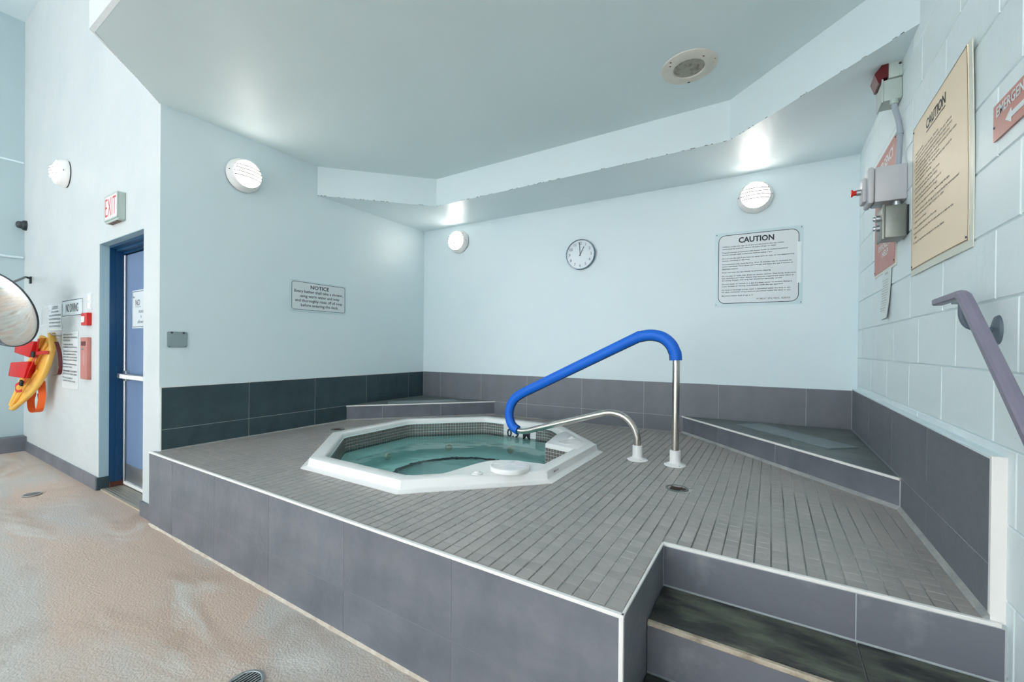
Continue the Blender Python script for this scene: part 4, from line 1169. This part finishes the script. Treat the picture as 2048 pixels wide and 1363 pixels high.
# ------------------------------------------------------------ ceiling speaker
nrm = Vector((0.024, 0, -1)).normalized()
mw = frame((-0.467, 2.895, zceil(-0.467)-0.0005), (1, 0, 0.024), (0, -1, 0))
s = thing('ceiling_speaker', 'round aged white ceiling speaker with a beige mesh centre', 'speaker', mw)
obj('baffle', lathe(bmesh.new(), [(0.170, 0.0), (0.168, 0.005), (0.150, 0.011), (0.105, 0.015), (0.098, 0.014), (0.094, 0.009), (0.092, 0.004)], 56), M_speaker, s, True)
obj('grille', lathe(bmesh.new(), [(0.095, 0.006), (0.06, 0.009), (0, 0.010)], 40), M_grille, s, True)
for a, r_q, sz in ((0.7, 0.125, 0.007), (2.4, 0.132, 0.006), (4.55, 0.145, 0.011), (2.2, 0.150, 0.007), (-0.1, 0.14, 0.004), (0.1, 0.155, 0.004)):
    q = obj('screw', lathe(bmesh.new(), [(0, 0.002), (sz, 0.0005)], 9), M_rust if sz < 0.011 else M_dark, s); q.location = (r_q*math.cos(a), r_q*math.sin(a), 0.0125 if r_q < 0.14 else 0.0105)

# ------------------------------------------------------------ door
DX0, DX1 = -5.053, -4.055
obj_reveal = bx(DX0-0.001, DX0+0.004, YD+0.002, 1.318, 0.112, 2.175)
box(obj_reveal, DX0, DX1, YD+0.002, 1.318, 2.171, 2.176)
box(obj_reveal, DX1-0.004, DX1+0.001, YD+0.002, 1.318, 0.0, 2.175)
r_ = struct('door_reveal', obj_reveal, M_teal, 'blue-green painted reveal around the door')
door = struct('door_1', bx(DX0+0.030, DX1-0.020, 1.425, 1.465, 0.018, 2.105, 0.003), M_doorb, 'periwinkle blue steel door with a panic bar')
def dpart(n, b, m, sm=False, parent=None): return obj(n, b, m, parent or door, sm)
bm = bx(DX0, DX0+0.010, 1.316, 1.50, 0.0, 2.172); box(bm, DX0, DX0+0.022, 1.360, 1.50, 0.0, 2.172)
box(bm, DX0, DX0+0.028, 1.405, 1.50, 0.0, 2.172)
box(bm, DX1-0.010, DX1, 1.316, 1.50, 0.0, 2.172)
box(bm, DX0, DX1, 1.316, 1.50, 2.150, 2.174); box(bm, DX0, DX1, 1.360, 1.50, 2.128, 2.174); box(bm, DX0, DX1, 1.405, 1.50, 2.112, 2.174)
dpart('door_frame', bm, M_frame)['label'] = 'deep blue stepped steel frame'
bm = bx(DX0+0.026, DX0+0.040, 1.405, 1.427, 0.02, 2.10, 0.001)
dpart('hinge', bm, M_alum); dpart('hinge_knuckle', tube(bmesh.new(), [(DX0+0.044, 1.412, 0.02), (DX0+0.044, 1.412, 2.10)], 0.007, 10), M_alum, True)
hg = bpy.data.objects['hinge']
for k in range(14):
    q = obj('screw', lathe(bmesh.new(), [(0, 0.002), (0.004, 0)], 8), M_ink, hg); q.matrix_local = frame((DX0+0.034, 1.404, 0.12+0.145*k), (1, 0, 0))
dpart('kick_plate', bx(DX0+0.055, DX1-0.02, 1.421, 1.426, 0.055, 0.205, 0.001), M_alum)
dpart('door_sweep', bx(DX0+0.045, DX1-0.01, 1.405, 1.425, 0.022, 0.050, 0.003), M_trim)
dpart('threshold', bx(DX0, DX1, 1.26, 1.50, -0.005, 0.010, 0.002), mat('worn_threshold', srgb(196, 182, 160), 0.5, 0.3, bump=0.3, bscale=60))
th = bpy.data.objects['threshold']
for k in range(7): obj('ridge', bx(DX0+0.02, DX1, 1.28+k*0.022, 1.288+k*0.022, 0.009, 0.013), M_alum, th)
obj('rust_stain', bx(DX0+0.004, DX0+0.030, 1.318, 1.42, 0.010, 0.055, 0.002), M_rust, door)
pb = dpart('panic_bar', bx(DX0-0.0+0.02, DX1-0.03, 1.365, 1.400, 0.985, 1.030, 0.006), M_alum, True)
obj('bar_end', bx(DX0+0.05, DX0+0.125, 1.395, 1.426, 0.96, 1.055, 0.004), M_alum, pb)
obj('push_pad', bx(-4.93, -4.30, 1.352, 1.368, 0.990, 1.026, 0.004), M_trim, pb)
# sign on the door
s = thing('no_sign', 'white sign on the blue door beginning with NO', 'sign', frame((-4.685, 1.4245, 1.602), (1, 0, 0)))
obj('board', plate(0.37, 0.335, 0.004, 0, 0.003), M_signw, s); obj('border', ringplate(0.352, 0.318, 0.003, 0.007, 0.003, 0.0035), M_bracket, s)
text_line(s, 'lettering', 'Please', M_ink, 0.0036, w=0.045, h=0.02, x=-0.165, y=0.120, align='L')
text_line(s, 'lettering', 'NO', M_ink, 0.0036, w=0.10, h=0.055, x=-0.105, y=0.085, align='L', bold=0.02)
obj('underline', bx(-0.11, 0.02, 0.018, 0.021, 0.0035, 0.004), M_ink, s)
text_line(s, 'lettering', 'music\nis\nallowed', M_ink, 0.0036, w=0.15, h=0.12, x=0.02, y=-0.005, align='C')

# EXIT sign
s = thing('exit_sign', 'boxy lit EXIT sign with red letters above the blue door', 'sign', Matrix.Translation((-4.577, YD, 2.415)))
def eobj(n, b, m, p=None):
    o = obj(n, b, m, p or s); 
    if p is None: o.location = (4.577, -YD, -2.415)
    return o
eobj('housing', bx(-4.729, -4.426, 1.204, 1.25, 2.290, 2.510, 0.004), M_greenbox)
eobj('face', bx(-4.722, -4.440, 1.198, 1.206, 2.318, 2.502, 0.001), M_exit)
bm = ringplate(0.303, 0.205, 0.003, 0.012, 0, 0.008); bm.transform(frame((-4.5775, 1.204, 2.408), (1, 0, 0))); eobj('bezel', bm, M_greenbox)
me = text_mesh('EXIT', w=0.245, h=0.145, x=0, y=0.0725, bold=-0.01); me.materials.append(M_exitred)
o = bpy.data.objects.new('lettering', me); COL.objects.link(o); o.parent = s; o.matrix_local = Matrix.Translation((4.577, -YD, -2.415)) @ frame((-4.580, 1.1965, 2.410), (1, 0, 0))
bm = bmesh.new()
for k in range(5): box(bm, -4.69+k*0.045, -4.665+k*0.045, 1.212, 1.244, 2.2885, 2.2905)
eobj('vent_slots', bm, M_rust)

# ------------------------------------------------------------ camera dome near the hall corner
s = thing('security_camera', 'small dark dome camera in the far hall corner', 'camera', frame((-7.68, YD, 2.71), (1, 0, 0)))
obj('base', lathe(bmesh.new(), [(0, 0), (0.060, 0), (0.060, 0.02), (0.052, 0.036), (0.042, 0.042)], 28), M_black, s, True)
obj('dome', lathe(bmesh.new(), [(0.043, 0.04), (0.042, 0.066), (0.034, 0.078), (0.018, 0.086), (0, 0.088)], 24), mat('smoked_dome', srgb(60, 66, 70), 0.08), s, True)

# ------------------------------------------------------------ convex mirror
mc = Vector((-5.974, 0.80, 1.599)); mn = Vector((0.47, -0.814, -0.342)).normalized()
rt = Vector((0, 0, 1)).cross(mn).normalized()
s = thing('convex_mirror', 'round convex safety mirror with a black rim on a wall bracket', 'mirror', frame(mc, rt, mn.cross(rt)))
R_ = 0.355
prof = [(R_*math.sin(a), 0.055*(math.cos(a*1.0)-math.cos(PI/2))*1.0) for a in [PI/2*(1-k/14) for k in range(15)]]
prof = [(r_q, z_q*0.8+0.004) for r_q, z_q in prof]; prof[-1] = (0, prof[-1][1])
obj('mirror_face', lathe(bmesh.new(), prof, 64), M_mirror, s, True)
obj('backing', lathe(bmesh.new(), [(R_, 0.002), (R_, -0.006), (0, -0.02)], 48), M_white, s, True)
bm = bmesh.new(); tube(bm, [(R_*math.cos(2*PI*k/64), R_*math.sin(2*PI*k/64), 0.002) for k in range(65)], 0.0075, 8, False)
obj('rim', bm, M_black, s, True)
mi = s.matrix_world.inverted()
bm = tube(bmesh.new(), [mi @ Vector(q) for q in ((-7.43, 1.235, 2.055), (-7.40, 1.20, 2.062), (-6.06, 0.90, 1.86))], 0.011, 8)
arm = obj('bracket_arm', bm, M_black, s)
bm = bx(-7.47, -7.41, 1.236, 1.249, 1.995, 2.075); bm.transform(mi); obj('wall_plate', bm, M_black, arm)

# ------------------------------------------------------------ spine board set
T = Vector((-6.218, 1.19, 1.386)); nB = Vector((0.242, -0.968, 0.062)).normalized()
s = thing('spine_board', 'yellow rescue spine board with red head blocks and orange strap hung on the door wall', 'rescue board', Matrix.Translation(T))
SI = Matrix.Translation(-T)
def slab(name, pts, th, m, parent=None, off=0.0, bev=0.006):
    bm = bmesh.new()
    a_ = [bm.verts.new(Vector(p)+nB*(off+th/2)) for p in pts]; b_ = [bm.verts.new(Vector(p)+nB*(off-th/2)) for p in pts]
    n = len(pts); bm.faces.new(a_); bm.faces.new(b_[::-1])
    for i in range(n): bm.faces.new((a_[i], b_[i], b_[(i+1) % n], a_[(i+1) % n]))
    if bev: bmesh.ops.bevel(bm, geom=bm.edges[:], offset=bev, segments=2, affect='EDGES', profile=0.5)
    o = obj(name, bm, m, parent or s, True)
    if parent is None: o.matrix_local = SI
    return o
railc = catmull([(-6.245, 1.19, 1.395), (-6.215, 1.19, 1.30), (-6.215, 1.185, 1.224), (-6.25, 1.165, 1.072), (-6.345, 1.130, 0.907), (-6.515, 1.075, 0.747), (-6.750, 1.010, 0.605)], 6)
o = obj('side_rail', tube(bmesh.new(), railc, [0.030-0.008*(i/len(railc)) for i in range(len(railc))], 12), M_yellow, s, True); o.matrix_local = SI
for (p0, p1, r0) in (((-6.36, 1.15, 1.36), (-6.775, 1.005, 0.64), 0.026), ((-6.29, 1.17, 1.30), (-6.74, 1.012, 0.66), 0.014), ((-6.42, 1.13, 1.02), (-6.79, 0.998, 0.60), 0.015)):
    o = obj('side_rail' if r0 > 0.025 else 'rib', tube(bmesh.new(), [p0, (Vector(p0)+Vector(p1))*0.5+Vector((-0.03, 0.0, 0.0)), p1], r0, 10), M_yellow, s, True); o.matrix_local = SI
for z in (0.68, 0.72, 0.76, 0.82):
    pass
slab('board_panel', [(-6.30, 1.17, 1.36), (-6.235, 1.165, 1.08), (-6.36, 1.125, 0.90), (-6.52, 1.072, 0.745), (-6.76, 1.005, 0.61), (-6.77, 1.005, 0.66), (-6.66, 1.045, 0.90), (-6.50, 1.10, 1.20), (-6.40, 1.14, 1.34)], 0.012, M_yellow, off=-0.02, bev=0)
slab('head_block', [(-6.699, 1.066, 1.323), (-6.385, 1.142, 1.309), (-6.445, 1.117, 1.143), (-6.702, 1.056, 1.190)], 0.085, M_red, off=0.012, bev=0.012)
slab('head_block', [(-6.745, 1.039, 1.090), (-6.445, 1.112, 1.105), (-6.495, 1.092, 0.930), (-6.775, 1.025, 0.944)], 0.085, M_red, off=0.012, bev=0.012)
def strap(name, pts, wdir, w, m, th=0.004):
    o = obj(name, ribbon(bmesh.new(), catmull(pts, 6), wdir, w, th), m, s); o.matrix_local = SI; return o
strap('strap', [(-6.335, 1.115, 1.340), (-6.375, 1.105, 1.18), (-6.44, 1.07, 1.02), (-6.52, 1.045, 0.88)], (1, 0, 0), 0.055, M_red)
strap('strap', [(-6.36, 1.09, 1.185), (-6.26, 1.13, 1.20), (-6.185, 1.155, 1.20)], (0, 0, 1), 0.034, M_red)
strap('strap', [(-6.13, 1.20, 1.31), (-6.10, 1.22, 1.18), (-6.10, 1.22, 1.00), (-6.22, 1.21, 0.97)], (0.3, 1, 0), 0.03, M_alarm)
strap('strap', [(-6.52, 1.04, 0.90), (-6.62, 1.01, 0.86), (-6.60, 1.01, 0.80), (-6.50, 1.03, 0.81)], (0, 0, 1), 0.025, M_red)
strap('orange_strap', [(-6.46, 1.16, 0.90), (-6.44, 1.16, 0.74), (-6.46, 1.15, 0.62), (-6.54, 1.15, 0.575), (-6.66, 1.14, 0.565), (-6.76, 1.14, 0.60), (-6.78, 1.14, 0.68), (-6.72, 1.14, 0.74), (-6.66, 1.13, 0.78)], (0.2, 1, 0), 0.055, M_orange)
for q in ((-6.365, 1.085, 1.180), (-6.515, 1.03, 0.885)):
    o = obj('buckle', bx(-0.022, 0.022, -0.010, 0.010, -0.028, 0.028, 0.004), M_dark, s); o.location = Vector(q)-T; o.rotation_euler = (0, 0.35, 0.2)
o = obj('cord', tube(bmesh.new(), catmull([(-6.60, 1.16, 0.76), (-6.58, 1.16, 0.71), (-6.52, 1.16, 0.70), (-6.53, 1.16, 0.62)], 4), 0.006, 6), M_dark, s); o.matrix_local = SI
o = obj('hook', tube(bmesh.new(), catmull([(-6.19, 1.25, 1.37), (-6.19, 1.19, 1.38), (-6.20, 1.17, 1.40)], 4), 0.008, 8), M_steel, s); o.matrix_local = SI

# ------------------------------------------------------------ door wall notices and boxes
def sheet(name, label, x0, x1, z0, z1, cat='sign', m=None, border=False):
    w, h = x1-x0, z1-z0
    s = thing(name, label, cat, F_DOOR((x0+x1)/2, (z0+z1)/2, 0.001))
    obj('board', plate(w, h, 0.004, 0, 0.003), m or M_signw, s)
    if border: obj('border', ringplate(w-0.012, h-0.012, 0.004, 0.006, 0.003, 0.0036), M_ink, s)
    return s, w, h
s, w, h = sheet('no_diving_sign', 'bordered white NO DIVING sign on the door wall', -6.160, -5.500, 1.560, 1.728, border=True)
text_line(s, 'lettering', 'NO DIVING', M_ink, 0.004, w=0.40, h=0.085, x=0, y=0.043, bold=0.01)
s, w, h = sheet('pool_caution_sign', 'white CAUTION unsupervised pool sign left of the NO DIVING sign', -6.67, -6.185, 1.430, 1.700)
text_line(s, 'lettering', 'CAUTION', M_ink, 0.004, w=0.22, h=0.036, x=0, y=0.122)
for i, l in enumerate(('THIS POOL IS UNSUPERVISED', 'BATHERS UNDER TWELVE YEARS OF AGE ARE', 'NOT ALLOWED WITHIN THE POOL ENCLOSURE', 'UNLESS ACCOMPANIED BY A PARENT OR AGENT', 'WHO IS NOT LESS THAN SIXTEEN YEARS OLD')):
    text_line(s, 'lettering', l, M_ink, 0.004, w=0.27 if i == 0 else 0.42, h=0.019, x=0, y=0.070-0.038*i, bold=0.01)
s, w, h = sheet('pool_rules_sign', 'tall white pool rules sign left of the long red box', -6.15, -5.63, 0.850, 1.412)
rules = ["NO PERSON INFECTED WITH A", "COMMUNICABLE DISEASE OR HAVING OPEN SORES", "SHALL ENTER THE POOL", None, "NO PERSON SHALL BRING GLASS", "CONTAINERS ONTO THE DECK OR INTO POOL", None,
         "NO PERSON SHALL POLLUTE THE WATER IN", "THE POOL IN ANY MANNER AND SPITTING", "SPOUTING OF WATER OR BLOWING THE NOSE", "IN THE POOL OR ON THE DECK IS PROHIBITED", None, "NO PERSON SHALL ENGAGE IN BOISTEROUS", "PLAY IN OR ABOUT THE POOL", None,
         "THE MAXIMUM NUMBER OF BATHERS PERMITTED", "ON THE DECK AND IN THE POOL IS LIMITED", None, "FIRST AID BOX AND EMERGENCY", "TELEPHONE ARE LOCATED BY THE DOOR"]
y = h/2-0.022
for l in rules:
    if l is None: y -= 0.012; continue
    text_line(s, 'lettering', l, M_ink, 0.004, w=min(0.46, 0.0125*len(l)), h=0.016, x=-0.235, y=y, align='L', bold=0.01); y -= 0.0285
s, w, h = sheet('switch_plate', 'tall white plate above the small red call point', -5.372, -5.245, 1.600, 1.758, cat='plate')
obj('rocker', bx(-0.035, 0.035, 0.010, 0.058, 0.003, 0.008, 0.002), M_white, s); obj('rocker', bx(-0.035, 0.035, -0.06, -0.008, 0.003, 0.008, 0.002), M_white, s)
s = thing('fire_call_point', 'small red fire alarm pull station left of the door', 'alarm', F_DOOR(-5.330, 1.518, 0.0))
obj('body', bx(-0.080, 0.080, -0.057, 0.057, 0, 0.035, 0.004), M_red, s)
obj('pull_bar', bx(-0.045, 0.035, -0.030, 0.025, 0.035, 0.044, 0.003), M_white, s)
s = thing('emergency_cabinet', 'long faded red emergency cabinet mounted left of the door', 'cabinet', F_DOOR(-5.355, 1.160, 0.0))
obj('body', bx(-0.095, 0.095, -0.192, 0.192, 0, 0.030, 0.004), M_redsign, s)
obj('window', bx(-0.060, 0.055, 0.115, 0.155, 0.030, 0.033, 0.001), M_alarm, s)
obj('latch', lathe(bmesh.new(), [(0, 0.012), (0.010, 0.010), (0.012, 0)], 16), M_alum, s, True).location = (-0.01, 0.085, 0.030)
text_line(s, 'lettering', 'EMERGENCY', M_paper, 0.0315, w=0.12, h=0.02, x=0, y=0).rotation_euler = (0, 0, PI/2)
s, w, h = sheet('thermometer_strip', 'narrow white strip on the wall between mirror and CAUTION sign', -6.985, -6.955, 1.50, 1.71, cat='strip')
